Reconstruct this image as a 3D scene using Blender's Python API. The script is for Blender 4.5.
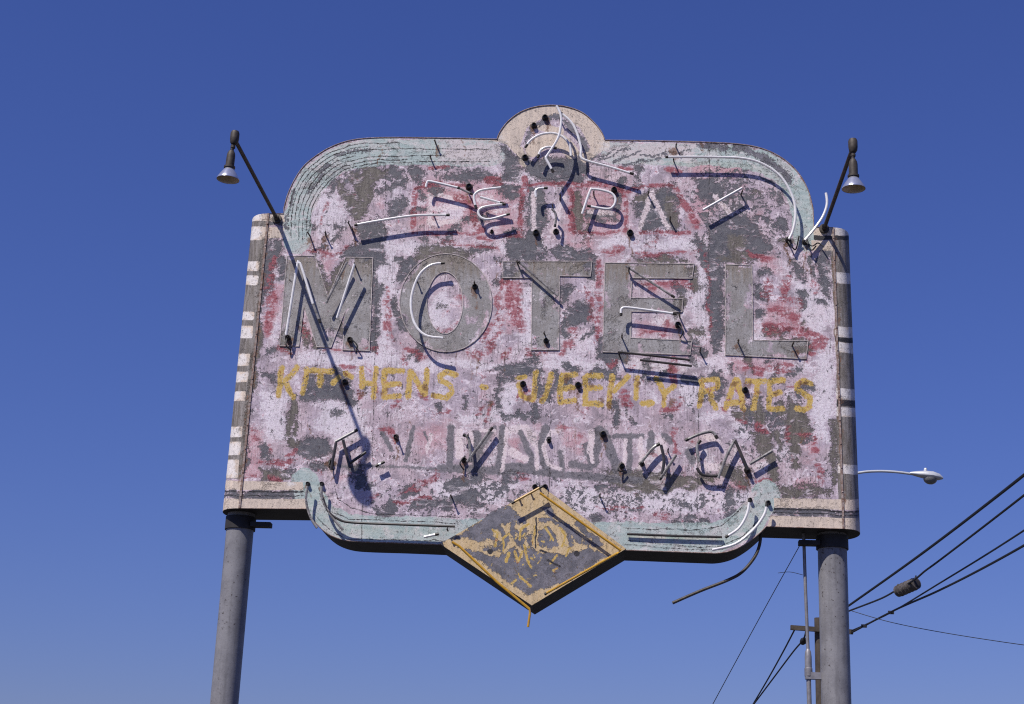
import bpy, bmesh, math, random
import numpy as np
from mathutils import Matrix, Vector
random.seed(7); np.random.seed(7)
R = math.radians
scene = bpy.context.scene
C = scene.collection
for o in list(bpy.data.objects):
    bpy.data.objects.remove(o, do_unlink=True)

# ------------------------------------------------------------------ camera
W, H, F = 1024, 704, 1600.0
PITCH, YAW, ROLL = R(18.1), R(4.4), R(2.2)
CAM = Vector((0.0, -12.0, 1.6))
cam = bpy.data.cameras.new('camera'); camo = bpy.data.objects.new('camera', cam); C.objects.link(camo)
ROT = Matrix.Rotation(YAW, 3, 'Z') @ Matrix.Rotation(math.pi/2 + PITCH, 3, 'X') @ Matrix.Rotation(ROLL, 3, 'Z')
camo.matrix_world = Matrix.Translation(CAM) @ ROT.to_4x4()
cam.sensor_fit = 'HORIZONTAL'; cam.sensor_width = 36.0; cam.lens = F*36.0/W
cam.clip_start = 0.05; cam.clip_end = 6000
scene.camera = camo

# ------------------------------------------------------------------ light
SUN = Vector((-0.76, -1.0, 1.66)).normalized()       # towards the sun
el = math.asin(SUN.z); az = math.atan2(SUN.x, SUN.y)
world = bpy.data.worlds.new('World'); scene.world = world; world.use_nodes = True
wt = world.node_tree; wt.nodes.clear()
sky = wt.nodes.new('ShaderNodeTexSky'); sky.sky_type = 'NISHITA'; sky.sun_disc = False
sky.sun_elevation = el; sky.sun_rotation = az
sky.altitude = 300; sky.air_density = 1.6; sky.dust_density = 0.0; sky.ozone_density = 3.0
bg = wt.nodes.new('ShaderNodeBackground'); bg.inputs['Strength'].default_value = 0.05
wo = wt.nodes.new('ShaderNodeOutputWorld')
hs = wt.nodes.new('ShaderNodeMix'); hs.data_type = 'RGBA'; hs.blend_type = 'MULTIPLY'; hs.inputs[0].default_value = 1.0
hs.inputs[7].default_value = (0.64, 0.755, 1.66, 1.0)      # polarised slide film: deeper, more violet blue
wt.links.new(sky.outputs[0], hs.inputs[6]); wt.links.new(hs.outputs[2], bg.inputs[0]); wt.links.new(bg.outputs[0], wo.inputs[0])
sl = bpy.data.lights.new('sun', 'SUN'); sl.energy = 5.0; sl.angle = R(0.53); sl.color = (1.0, 0.95, 0.88)
so = bpy.data.objects.new('sun', sl); C.objects.link(so)
so.rotation_euler = SUN.to_track_quat('Z', 'Y').to_euler(); so.location = (-8, -20, 30)
scene.view_settings.view_transform = 'Standard'; scene.view_settings.look = 'None'
scene.view_settings.exposure = 0.0; scene.view_settings.gamma = 1.0
scene.view_settings.use_curve_mapping = False
scene.cycles.use_denoising = False; scene.cycles.filter_width = 1.15

# ------------------------------------------------------------------ geometry helpers
def ray(px, py):
    return ROT @ Vector(((px - W/2)/F, -(py - H/2)/F, -1.0))
def P(px, py, y=0.0):
    """point of the vertical plane at depth y measured on the photograph"""
    d = ray(px, py); t = (y - CAM.y)/d.y
    return CAM + d*t
RT = np.array(ROT.transposed())
def to_px(v):
    c = (np.asarray(v) - np.array(CAM)) @ RT.T
    return W/2 + F*c[:, 0]/-c[:, 2], H/2 - F*c[:, 1]/-c[:, 2]

def smooth(pts, n=6):
    pts = [Vector(p) for p in pts]
    if len(pts) < 3: return pts
    out = []
    for i in range(len(pts)-1):
        p0 = pts[max(i-1, 0)]; p1 = pts[i]; p2 = pts[i+1]; p3 = pts[min(i+2, len(pts)-1)]
        for k in range(n):
            t = k/n; t2 = t*t; t3 = t2*t
            out.append(0.5*((2*p1) + (p2-p0)*t + (2*p0-5*p1+4*p2-p3)*t2 + (3*p1-p0-3*p2+p3)*t3))
    out.append(pts[-1]); return out

def link(name, me, parent=None, mats=()):
    o = bpy.data.objects.new(name, me); C.objects.link(o)
    for m in mats: me.materials.append(m)
    if parent is not None: o.parent = parent; o.matrix_parent_inverse = parent.matrix_world.inverted()
    return o
def mesh(name, verts, faces, parent=None, mat=None, smooth_sh=False, flat_faces=()):
    me = bpy.data.meshes.new(name)
    me.from_pydata([tuple(v) for v in verts], [], faces); me.update()
    bm = bmesh.new(); bm.from_mesh(me); bmesh.ops.recalc_face_normals(bm, faces=bm.faces); bm.to_mesh(me); bm.free()
    if smooth_sh:
        me.polygons.foreach_set('use_smooth', [True]*len(me.polygons))
        try: me.set_sharp_from_angle(angle=R(38))
        except Exception: pass
    return link(name, me, parent, [mat] if mat else [])

class MB:
    def __init__(s): s.v = []; s.f = []
    def add(s, v, f):
        b = len(s.v); s.v += [tuple(x) for x in v]; s.f += [[i+b for i in q] for q in f]
    def tube(s, pts, r, n=8, cap=True):
        pts = [Vector(p) for p in pts]; m = len(pts)
        rr = r if isinstance(r, (list, tuple)) else [r]*m
        t0 = (pts[1]-pts[0]).normalized()
        a = t0.orthogonal().normalized(); V = []
        for i, p in enumerate(pts):
            t = (pts[min(i+1, m-1)] - pts[max(i-1, 0)])
            t = t.normalized() if t.length > 1e-9 else t0
            a = (a - t*a.dot(t)); a = a.normalized() if a.length > 1e-6 else t.orthogonal().normalized()
            b = t.cross(a)
            for k in range(n):
                an = 2*math.pi*k/n; V.append(p + (a*math.cos(an) + b*math.sin(an))*rr[i])
        Fs = [[i*n+k, i*n+(k+1) % n, (i+1)*n+(k+1) % n, (i+1)*n+k] for i in range(m-1) for k in range(n)]
        if cap: Fs += [list(range(n))[::-1], [(m-1)*n+k for k in range(n)]]
        s.add(V, Fs)
    def lathe(s, prof, base, axis, n=24, cap=True):
        axis = Vector(axis).normalized(); a = axis.orthogonal().normalized(); b = axis.cross(a); base = Vector(base); V = []
        for r, h in prof:
            for k in range(n):
                an = 2*math.pi*k/n; V.append(base + axis*h + (a*math.cos(an)+b*math.sin(an))*r)
        m = len(prof)
        Fs = [[i*n+k, i*n+(k+1) % n, (i+1)*n+(k+1) % n, (i+1)*n+k] for i in range(m-1) for k in range(n)]
        if cap: Fs += [list(range(n))[::-1], [(m-1)*n+k for k in range(n)]]
        s.add(V, Fs)
    def box(s, c, sx, sy, sz, rot=None):
        c = Vector(c); V = []
        for x in (-1, 1):
            for y in (-1, 1):
                for z in (-1, 1):
                    d = Vector((x*sx/2, y*sy/2, z*sz/2)); V.append(c + (rot @ d if rot else d))
        s.add(V, [[0,1,3,2],[4,6,7,5],[0,4,5,1],[2,3,7,6],[0,2,6,4],[1,5,7,3]])
    def prism(s, poly, y0, y1):
        n = len(poly); V = [(x, y0, z) for x, z in poly] + [(x, y1, z) for x, z in poly]
        s.add(V, [list(range(n)), list(range(2*n-1, n-1, -1))] + [[i, (i+1) % n, n+(i+1) % n, n+i] for i in range(n)])
    def build(s, name, mat, parent=None, sm=True): return mesh(name, s.v, s.f, parent, mat, sm)

def empty(name, loc, label, cat, group=None):
    o = bpy.data.objects.new(name, None); C.objects.link(o); o.location = loc; o.empty_display_size = 0.2
    bpy.context.view_layer.update()
    tag(o, label, cat, group); return o
def tag(o, label=None, cat=None, group=None, kind=None):
    if label: o['label'] = label
    if cat: o['category'] = cat
    if group: o['group'] = group
    if kind: o['kind'] = kind

# ------------------------------------------------------------------ material helpers
class NT:
    def __init__(s, name):
        s.m = bpy.data.materials.new(name); s.m.use_nodes = True; s.t = s.m.node_tree; s.t.nodes.clear()
        s.out = s.t.nodes.new('ShaderNodeOutputMaterial'); s.b = s.t.nodes.new('ShaderNodeBsdfPrincipled')
        s.t.links.new(s.b.outputs[0], s.out.inputs[0])
        s.co = s.t.nodes.new('ShaderNodeTexCoord').outputs['Object']
    def set(s, sock, v):
        if isinstance(v, bpy.types.NodeSocket): s.t.links.new(v, sock)
        elif isinstance(v, (tuple, list)): sock.default_value = (*v, 1.0) if len(v) == 3 and sock.type == 'RGBA' else v
        else: sock.default_value = v
    def math(s, op, a, b=0.0, c=0.0, clamp=False):
        n = s.t.nodes.new('ShaderNodeMath'); n.operation = op; n.use_clamp = clamp
        for i, v in enumerate((a, b, c)): s.set(n.inputs[i], v)
        return n.outputs[0]
    def map(s, scale, rot=(0, 0, 0)):
        n = s.t.nodes.new('ShaderNodeMapping'); n.inputs['Scale'].default_value = scale; n.inputs['Rotation'].default_value = rot
        s.t.links.new(s.co, n.inputs['Vector']); return n.outputs[0]
    def noise(s, scale, detail=6, rough=0.6, vec=None, dist=0.0):
        n = s.t.nodes.new('ShaderNodeTexNoise'); n.inputs['Scale'].default_value = scale
        n.inputs['Detail'].default_value = detail; n.inputs['Roughness'].default_value = rough; n.inputs['Distortion'].default_value = dist
        s.t.links.new(vec or s.co, n.inputs['Vector']); return n.outputs['Fac']
    def step(s, v, lo, hi):
        n = s.t.nodes.new('ShaderNodeMapRange'); n.interpolation_type = 'SMOOTHSTEP'; n.clamp = True
        s.set(n.inputs['Value'], v); n.inputs['From Min'].default_value = lo; n.inputs['From Max'].default_value = hi
        return n.outputs['Result']
    def mix(s, f, a, b):
        n = s.t.nodes.new('ShaderNodeMix'); n.data_type = 'RGBA'
        s.set(n.inputs[0], f); s.set(n.inputs[6], a); s.set(n.inputs[7], b); return n.outputs[2]
    def attr(s, name):
        n = s.t.nodes.new('ShaderNodeAttribute'); n.attribute_name = name; return n.outputs['Fac']
    def bump(s, h, strength=0.3, dist=0.01):
        n = s.t.nodes.new('ShaderNodeBump'); n.inputs['Strength'].default_value = strength; n.inputs['Distance'].default_value = dist
        s.set(n.inputs['Height'], h); s.t.links.new(n.outputs[0], s.b.inputs['Normal'])
    def fin(s, col, rough=0.6, metal=0.0, spec=0.4):
        s.set(s.b.inputs['Base Color'], col); s.set(s.b.inputs['Roughness'], rough); s.set(s.b.inputs['Metallic'], metal)
        s.b.inputs['Specular IOR Level'].default_value = spec; return s.m

def simple(name, c1, c2, scale=14, rough=0.6, metal=0.0, rust=None, rust_amt=0.64, bump=0.15, spec=0.4, streak=False):
    n = NT(name)
    a = n.noise(scale, 7, 0.65)
    col = n.mix(n.step(a, 0.35, 0.65), c1, c2)
    if streak:
        st = n.noise(9, 5, 0.6, n.map((3.0, 3.0, 0.25)))
        col = n.mix(n.math('MULTIPLY', n.step(st, 0.5, 0.75), 0.5), col, tuple(x*0.55 for x in c1))
    if rust:
        r = n.noise(scale*3.1, 8, 0.7); col = n.mix(n.step(r, rust_amt, rust_amt+0.05), col, rust)
    n.bump(a, bump, 0.004)
    return n.fin(col, rough, metal, spec)

M = {}
def post_mat():
    n = NT('grey painted steel'); a = n.noise(7, 7, .65); d = n.noise(9, 5, .6, n.map((3, 3, .22))); f = n.noise(38, 6, .7); g = n.noise(90, 4, .6); b = n.noise(1.3, 3, .5)
    c = n.mix(n.step(a, .35, .65), (.175, .169, .18), (.235, .228, .24)); c = n.mix(n.math('MULTIPLY', n.step(d, .48, .74), .5), c, (.10, .095, .098))
    c = n.mix(n.math('MULTIPLY', n.step(n.math('ADD', f, n.math('MULTIPLY', n.math('SUBTRACT', b, .5), .35)), .60, .645), .9), c, (.05, .038, .034)); c = n.mix(n.math('MULTIPLY', n.step(g, .58, .66), .3), c, (.07, .06, .058)); c = n.mix(n.math('MULTIPLY', n.step(g, .42, .36), .15), c, (.36, .35, .36))
    n.bump(n.math('ADD', f, a), .25, .003); return n.fin(c, .5)
M['dark'] = simple('dark painted sheet metal', (.016, .014, .015), (.032, .028, .028), 9, .7, rust=(.07, .035, .022), rust_amt=.66)
M['galv'] = simple('galvanised metal', (.2, .19, .2), (.27, .26, .28), 22, .5, .3, rust=(.12, .085, .06), rust_amt=.7)
M['post'] = post_mat()
M['arm'] = simple('weathered dark conduit', (.045, .036, .03), (.075, .062, .052), 30, .6, .2, rust=(.1, .06, .035), rust_amt=.62)
M['socket'] = simple('blackened porcelain', (.012, .010, .009), (.03, .024, .02), 60, .5)
M['rustpeg'] = simple('rusty bracket steel', (.02, .015, .012), (.055, .035, .022), 70, .7)
M['tube'] = simple('white coated glass tube', (.82, .80, .80), (.72, .69, .68), 25, .25, rust=(.33, .28, .24), rust_amt=.68, bump=.02, spec=.6)
M['tubegrey'] = simple('sooty glass tube', (.33, .31, .30), (.17, .155, .15), 20, .25, rust=(.06, .05, .045), rust_amt=.55, bump=.02, spec=.6)
M['tubedark'] = simple('blacked out glass tube', (.03, .027, .026), (.06, .05, .045), 20, .3, rust=(.2, .16, .13), rust_amt=.66, bump=.02, spec=.5)
M['tubeyellow'] = simple('yellow coated glass tube', (.54, .30, .025), (.42, .22, .02), 25, .25, rust=(.2, .11, .03), rust_amt=.66, bump=.02, spec=.6)
M['rusttrim'] = simple('rust stained trim', (.3, .24, .22), (.17, .09, .06), 25, .7, rust=(.42, .34, .32), rust_amt=.55)
M['wire'] = simple('black rubber cable', (.012, .012, .014), (.022, .022, .024), 5, .6)
M['splice'] = simple('grimy splice housing', (.06, .05, .045), (.13, .115, .105), 9, .55, 0, rust=(.03, .022, .018), rust_amt=.58)
M['wood'] = simple('weathered pole wood', (.05, .038, .03), (.085, .066, .05), 5, .9, streak=True)
M['silver'] = simple('silvered reflector', (.72, .72, .76), (.62, .62, .68), 30, .22, .75)
M['bulbface'] = simple('dusty bulb glass', (.33, .24, .12), (.20, .15, .09), 55, .35)
M['alu'] = simple('cast aluminium housing', (.55, .56, .58), (.47, .48, .5), 8, .4, .2)
M['lens'] = simple('street lamp glass bowl', (.12, .12, .12), (.2, .2, .2), 30, .15, spec=.7)

def ground_mat():
    n = NT('asphalt lot'); a = n.noise(0.6, 8, .6); b = n.noise(40, 6, .7)
    c = n.mix(n.step(a, .4, .65), (.045, .044, .043), (.075, .07, .064)); c = n.mix(n.step(b, .6, .7), c, (.11, .105, .1))
    n.bump(b, .3, .01); return n.fin(c, .9)
M['ground'] = ground_mat()

LT = P(545, 263)      # level of the letter tops, where the rust streaks start
# ---- the layered, flaking sign paint: every layer is a float attribute of the sheet, its edge broken up by noise
LAYERS = ['grey', 'olive', 'pink', 'white', 'rose', 'red', 'turq', 'cream', 'yellow', 'tan', 'scrape', 'mottle', 'ink', 'brown', 'ghost', 'pale', 'redline', 'rust', 'metal', 'lpatch']
def sign_paint():
    n = NT('flaking sign paint')
    A = {k: n.attr('p_'+k) for k in LAYERS}
    big = n.noise(2.2, 4, .5); mid = n.noise(13, 8, .68, dist=.4); fine = n.noise(58, 7, .7, dist=.3); grit = n.noise(210, 4, .6)
    brush = n.noise(16, 7, .65, n.map((0.35, 1, 1.7), (0, R(24), 0)))
    drip = n.noise(20, 6, .62, n.map((2.4, 1, .28)))
    fl = n.noise(31, 9, .74, dist=.7)
    cen = lambda x, k: n.math('MULTIPLY', n.math('SUBTRACT', x, .5), k)
    edge = n.math('ADD', n.math('ADD', cen(mid, .75), cen(fine, 1.35)), n.math('ADD', cen(grit, .6), cen(fl, .8)))
    edge2 = n.math('ADD', n.math('ADD', cen(brush, 1.2), cen(fine, 1.3)), cen(grit, .5))
    def mask(k, e=edge, w=.085, off=0.0): return n.step(n.math('ADD', A[k], e), .5-w+off, .5+w+off)
    # bare sheet
    slate = n.mix(n.step(mid, .35, .66), (.055, .058, .072), (.115, .114, .126))
    slate = n.mix(n.math('MULTIPLY', n.step(fine, .54, .64), .5), slate, (.21, .20, .21))
    slate = n.mix(n.math('MULTIPLY', n.step(grit, .58, .66), .6), slate, (.33, .31, .34))
    olive = n.mix(n.step(drip, .35, .65), (.075, .066, .054), (.155, .138, .118))
    olive = n.mix(n.math('MULTIPLY', n.step(fine, .56, .64), .5), olive, (.28, .26, .24))
    bare = n.mix(mask('olive', w=.15), slate, olive)
    # pink ground coat: worn thin, wiped, patched with paler and rosier brushwork
    wash = n.noise(5.5, 7, .66, dist=.6); swirl = n.noise(9, 8, .72, n.map((.8, 1, 1.25), (0, R(-28), 0)), dist=1.1)
    lil = n.mix(n.step(big, .38, .62), (.44, .365, .425), (.49, .375, .41))
    lil = n.mix(n.math('MULTIPLY', n.step(wash, .46, .66), .75), lil, (.60, .485, .52))
    lil = n.mix(n.math('MULTIPLY', n.step(wash, .50, .36), .7), lil, (.235, .195, .22))
    lil = n.mix(n.math('MULTIPLY', n.step(drip, .45, .70), .6), lil, (.26, .205, .225))
    lil = n.mix(n.math('MULTIPLY', n.step(swirl, .535, .60), .85), lil, (.74, .655, .70))
    lil = n.mix(n.math('MULTIPLY', n.step(fine, .53, .62), .5), lil, (.25, .20, .23))
    lil = n.mix(n.math('MULTIPLY', n.step(n.math('ADD', cen(swirl, 1), cen(fl, .9)), .12, .19), .8), lil, (.36, .11, .145))
    lil = n.mix(n.math('MULTIPLY', mask('rose', edge2, .25), .55), lil, n.mix(n.step(fine, .38, .60), (.40, .13, .16), (.58, .365, .385)))
    lil = n.mix(n.math('MULTIPLY', mask('white', n.math('MULTIPLY', edge2, 1.5), .24), .74), lil, n.mix(n.step(fine, .38, .6), (.56, .49, .54), (.82, .765, .80)))
    # lost paint: authored patches, random flakes, half-lost mottled areas
    zone = n.noise(3.1, 3, .5); vst = n.noise(34, 6, .7, n.map((2.6, 1, .22)))
    lil = n.mix(n.math('MULTIPLY', n.step(n.math('ADD', cen(vst, 1), cen(zone, .5)), .05, .16), .65), lil, (.20, .165, .185))
    lil = n.mix(n.math('MULTIPLY', n.step(n.math('ADD', cen(vst, -1), cen(wash, .5)), .06, .14), .6), lil, (.70, .63, .66))
    g2 = n.noise(135, 5, .75, dist=.2)
    flake = n.math('ADD', n.math('ADD', cen(fl, 1.5), cen(mid, .8)), n.math('ADD', n.math('MULTIPLY', A['mottle'], .17), cen(zone, .45)))
    keep = n.step(n.math('ADD', n.math('ADD', cen(fl, 1.2), cen(g2, .9)), cen(drip, .3)), .125, .165)
    lost = n.math('MULTIPLY', n.math('MAXIMUM', mask('grey'), mask('olive')), n.math('SUBTRACT', 1.0, keep))
    lost = n.math('MAXIMUM', lost, n.step(flake, .20, .225))
    lost = n.math('MAXIMUM', lost, n.step(n.math('ADD', cen(fine, 1.2), cen(grit, 1.0)), .205, .235))
    smear = n.step(n.math('ADD', cen(swirl, 1.0), cen(brush, .5)), .02, .15)
    lost = n.math('MULTIPLY', lost, n.math('SUBTRACT', .97, n.math('MULTIPLY', smear, .62)))
    col = n.mix(lost, lil, bare)
    col = n.mix(n.math('MULTIPLY', mask('ghost', n.math('MULTIPLY', edge, .8), .10), .9), col, n.mix(n.step(fine, .4, .62), (.085, .085, .098), (.20, .185, .20)))
    col = n.mix(n.math('MULTIPLY', mask('pale', n.math('MULTIPLY', edge, .9), .08), .9), col, n.mix(n.step(fine, .4, .6), (.62, .50, .51), (.78, .68, .69)))
    # red brush lines, border colours, lettering
    redc = n.mix(n.step(fine, .38, .60), (.17, .02, .034), (.36, .115, .135))
    redm = n.math('MULTIPLY', mask('red', edge2, .24), n.step(n.math('ADD', cen(fl, 1), cen(brush, .8)), -.10, .02))
    redl = n.math('MULTIPLY', mask('redline', n.math('MULTIPLY', edge2, .6), .14), n.step(n.math('ADD', cen(fl, 1), cen(brush, .8)), -.12, .0))
    redm = n.math('MULTIPLY', n.math('MAXIMUM', redm, redl), .9)
    col = n.mix(redm, col, redc)
    turqc = n.mix(n.step(brush, .40, .60), (.33, .40, .39), (.42, .475, .455))
    turqc = n.mix(n.math('MULTIPLY', n.step(wash, .45, .62), .75), turqc, (.49, .475, .465))
    turqc = n.mix(n.math('MULTIPLY', n.step(swirl, .56, .60), .7), turqc, (.60, .56, .56))
    turqc = n.mix(n.math('MULTIPLY', n.step(fine, .55, .63), .45), turqc, (.24, .26, .25))
    turqc = n.mix(mask('white', edge2, .2), turqc, (.56, .50, .50))
    tm = n.math('MULTIPLY', mask('turq', n.math('MULTIPLY', edge, .35), .06), n.math('SUBTRACT', 1.0, n.step(n.math('ADD', n.math('ADD', cen(fl, 1.4), cen(brush, 1.0)), n.math('MULTIPLY', A['mottle'], .06)), .255, .28)))
    col = n.mix(tm, col, turqc)
    creamc = n.mix(n.step(drip, .38, .66), (.62, .515, .43), (.50, .42, .36))
    creamc = n.mix(n.math('MULTIPLY', n.step(fine, .58, .66), .5), creamc, (.36, .29, .25))
    cm = n.math('MULTIPLY', mask('cream', n.math('MULTIPLY', edge, .22), .05), n.math('SUBTRACT', 1.0, n.step(n.math('ADD', cen(fl, 1.2), cen(drip, .6)), .27, .30)))
    brownc = n.mix(n.step(drip, .35, .65), (.13, .112, .095), (.25, .225, .215))
    col = n.mix(mask('brown', n.math('MULTIPLY', edge, .4), .1), col, brownc)
    creamc = n.mix(n.math('MULTIPLY', mask('white', edge2, .2), .7), creamc, (.72, .69, .69))
    col = n.mix(cm, col, creamc)
    tanc = n.mix(n.step(drip, .35, .65), (.50, .37, .21), (.57, .44, .28))
    col = n.mix(mask('tan', n.math('MULTIPLY', edge, .5), .04), col, tanc)
    sc = n.mix(n.step(mid, .36, .64), (.10, .098, .115), (.19, .18, .205))
    sm_ = n.math('MULTIPLY', mask('scrape', n.math('MULTIPLY', edge, 1.35), .04), n.math('SUBTRACT', 1.0, n.step(n.math('ADD', cen(fl, 1.4), cen(grit, .6)), .17, .20)))
    col = n.mix(sm_, col, sc)
    yelc = n.mix(n.step(fine, .40, .60), (.46, .30, .075), (.57, .42, .17))
    yelc = n.mix(n.step(n.math('ADD', cen(swirl, 1.2), cen(fl, .8)), .10, .18), yelc, (.30, .09, .05))
    ym = n.math('MULTIPLY', mask('yellow', n.math('MULTIPLY', edge, .85), .07), n.math('SUBTRACT', 1.0, n.step(n.math('ADD', cen(fl, 1.3), cen(fine, .9)), .11, .16)))
    col = n.mix(ym, col, yelc)
    zz = n.t.nodes.new('ShaderNodeSeparateXYZ'); n.t.links.new(n.co, zz.inputs[0])
    met = n.mix(n.step(wash, .38, .62), (.225, .208, .203), (.315, .30, .30))
    met = n.mix(n.math('MULTIPLY', n.step(mid, .52, .66), .5), met, (.38, .365, .37))
    met = n.mix(n.math('MULTIPLY', n.step(vst, .50, .66), .45), met, (.165, .142, .122))
    top_ = n.step(n.math('ADD', zz.outputs[2], cen(drip, .6)), LT.z-.20, LT.z+.02)
    met = n.mix(n.math('MULTIPLY', top_, .6), met, (.175, .135, .095))
    met = n.mix(n.math('MULTIPLY', n.step(fine, .55, .63), .5), met, (.36, .335, .335))
    met = n.mix(n.step(n.math('ADD', cen(fl, 1.2), cen(mid, .8)), .19, .22), met, (.085, .082, .088))
    gone = n.math('MAXIMUM', mask('lpatch', edge, .10), n.step(n.math('ADD', cen(swirl, 1.3), cen(fine, .9)), .165, .23))
    col = n.mix(n.math('MULTIPLY', n.step(A['metal'], .4, .6), n.math('SUBTRACT', 1.0, gone)), col, met)
    col = n.mix(mask('ink', n.math('MULTIPLY', edge, .5), .08), col, (.028, .026, .03))
    # crazing: thin dark cracks in the thick paint
    vo = n.t.nodes.new('ShaderNodeTexVoronoi'); vo.feature = 'DISTANCE_TO_EDGE'; vo.inputs['Scale'].default_value = 15
    wv = n.t.nodes.new('ShaderNodeMix'); wv.data_type = 'RGBA'; wv.inputs[0].default_value = .12
    nc = n.t.nodes.new('ShaderNodeTexNoise'); nc.inputs['Scale'].default_value = 24; nc.inputs['Detail'].default_value = 5
    n.t.links.new(n.co, nc.inputs['Vector']); n.t.links.new(n.co, wv.inputs[6]); n.t.links.new(nc.outputs['Color'], wv.inputs[7]); n.t.links.new(wv.outputs[2], vo.inputs['Vector'])
    crk = n.math('MULTIPLY', n.step(vo.outputs['Distance'], .030, .008), n.step(n.math('ADD', cen(wash, 1), cen(fl, .7)), .02, .08))
    col = n.mix(n.math('MULTIPLY', crk, .8), col, (.06, .052, .055))
    # dirt specks and vertical grime
    col = n.mix(n.math('MULTIPLY', n.step(n.math('ADD', cen(grit, 1), cen(mid, .5)), .17, .22), .75), col, (.07, .06, .06))
    gr = n.noise(7, 7, .7, n.map((2.2, 1, .3)))
    col = n.mix(n.math('MULTIPLY', n.step(gr, .52, .78), .35), col, (.12, .10, .095))
    g3 = n.noise(75, 4, .7, n.map((1, 1, .45)))
    col = n.mix(n.math('MULTIPLY', n.step(g2, .55, .66), .42), col, (.09, .08, .088))
    col = n.mix(n.math('MULTIPLY', n.step(g2, .42, .34), .25), col, (.66, .61, .62))
    col = n.mix(n.math('MULTIPLY', n.step(g3, .60, .66), .5), col, (.06, .052, .052))
    rs = n.math('MULTIPLY', mask('rust', n.math('ADD', n.math('MULTIPLY', edge, .9), cen(drip, .8)), .22), .75)
    col = n.mix(rs, col, n.mix(n.step(fine, .4, .6), (.075, .035, .02), (.20, .095, .05)))
    hv = n.t.nodes.new('ShaderNodeHueSaturation'); hv.inputs['Saturation'].default_value = 1.06; hv.inputs['Value'].default_value = 1.13
    n.t.links.new(col, hv.inputs['Color']); col = hv.outputs[0]
    hgt = n.math('SUBTRACT', n.math('ADD', n.math('MULTIPLY', fine, .25), n.math('MULTIPLY', g2, .35)), n.math('ADD', lost, sm_))
    n.bump(hgt, 1.0, .006)
    return n.fin(col, n.math('ADD', .48, n.math('MULTIPLY', fine, .3)), 0, .3)
M['paint'] = sign_paint()

# outline of the face measured on the photograph
topL = [(284,236),(283,222),(284,208),(288,194),(295,179),(304,166),(316,156),(330,147.5),(346,141.5),(364,138.5),(392,137.5),(440,138),(497,139.2)]
topR = [(605,140.2),(650,140.8),(700,142),(738,144),(762,148.5),(782,158),(798,172.5),(808,190),(813,208),(814.5,230)]
botR = [(766,526.5),(762,531),(750,541),(736,549),(720,553),(700,552.8),(640,550.6)]
botL = [(440,544.6),(400,543),(362,541.8),(344,540),(330,535),(319,526.5),(311,516.5),(307,509)]

# ------------------------------------------------------------------ the painting: strokes and patches measured on the photograph
rw0 = random.Random(5)
S = []   # (layer, half width, softness, points) polyline strokes
G = []   # (layer, softness, points) filled patches
def st(layer, w, *pts, soft=7.0): S.append((layer, w, soft*(1.7 if layer in ('grey', 'white', 'rose', 'olive') else 1.25), pts))
def pg(layer, *pts, soft=7.0): G.append((layer, soft*(2.0 if layer in ('grey', 'white', 'rose', 'olive') else 1.0), pts))
# --- bare patches, top part
pg('olive', (363,165),(383,167),(390,170),(385,176),(376,182),(372,195),(366,215),(357,222),(352,215),(347,200),(340,190),(337,182),(345,186),(350,195),(356,195),(353,186),(349,176),(354,172),(362,176), soft=6)
pg('grey', (355,224),(385,219),(386,243),(360,242))
for x, y, r in ((393,172,5),(415,173,6),(398,182,5),(436,193,6),(431,188,4),(508,190,7),(500,186,5),(396,160,3),(391,146,4),(575,225,3),(766,220,3.5),(775,224,3),(757,217,3),(745,168,4),(735,147,5),(712,146,6),(722,150,5),(765,165,4),(698,160,4)):
    st('grey', r, (x,y),(x+3,y+1))
pg('grey', (390,198),(405,197),(410,203),(400,214),(390,220),(387,210))
st('grey', 5, (464,175),(488,177))
pg('grey', (493,141),(506,144),(520,158),(523,172),(515,182),(500,180),(505,168),(498,155))
pg('grey', (519,150),(525,170),(535,181),(560,184),(585,180),(592,160),(605,152),(630,142),(612,150),(592,155),(580,150),(565,158),(548,155),(535,162))
pg('grey', (527,188),(542,190),(547,215),(542,240),(522,245),(527,215))
pg('grey', (508,240),(530,236),(543,242),(543,256),(528,262),(505,258))
pg('grey', (548,250),(565,247),(590,249),(594,258),(580,263),(552,260))
st('olive', 5, (577,196),(579,228)); st('grey', 5, (590,215),(612,216)); st('grey', 4, (617,195),(618,205))
pg('grey', (637,195),(670,190),(680,200),(678,230),(640,232)); st('olive', 5, (640,198),(652,196)); st('olive', 5, (668,200),(676,222))
st('white', 6, (651,205),(654,210))
pg('grey', (716,222),(735,215),(757,221),(765,235),(770,250),(752,262),(708,264),(708,235)); pg('olive', (728,236),(742,234),(748,256),(730,258))
pg('grey', (690,178),(716,178),(722,190),(712,205),(698,198)); st('grey', 3, (703,215),(712,230)); st('grey', 5, (700,242),(706,262))
pg('grey', (707,255),(724,262),(724,350),(713,354),(709,330),(706,300))
pg('grey', (757,281),(765,284),(765,302),(758,300)); st('grey', 2.5, (763,273),(772,275))
pg('grey', (787,258),(795,263),(805,272),(798,279),(795,270)); st('grey', 2, (811,254),(814,276)); st('grey', 2, (803,279),(804,284))
pg('grey', (798,292),(807,292),(809,306),(804,312)); pg('grey', (821,250),(831,250),(830,300),(824,296),(819,278)); st('grey', 2.5, (820,303),(824,304)); st('grey', 4, (757,313),(759,318)); st('olive', 4, (766,332),(776,333))
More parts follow.
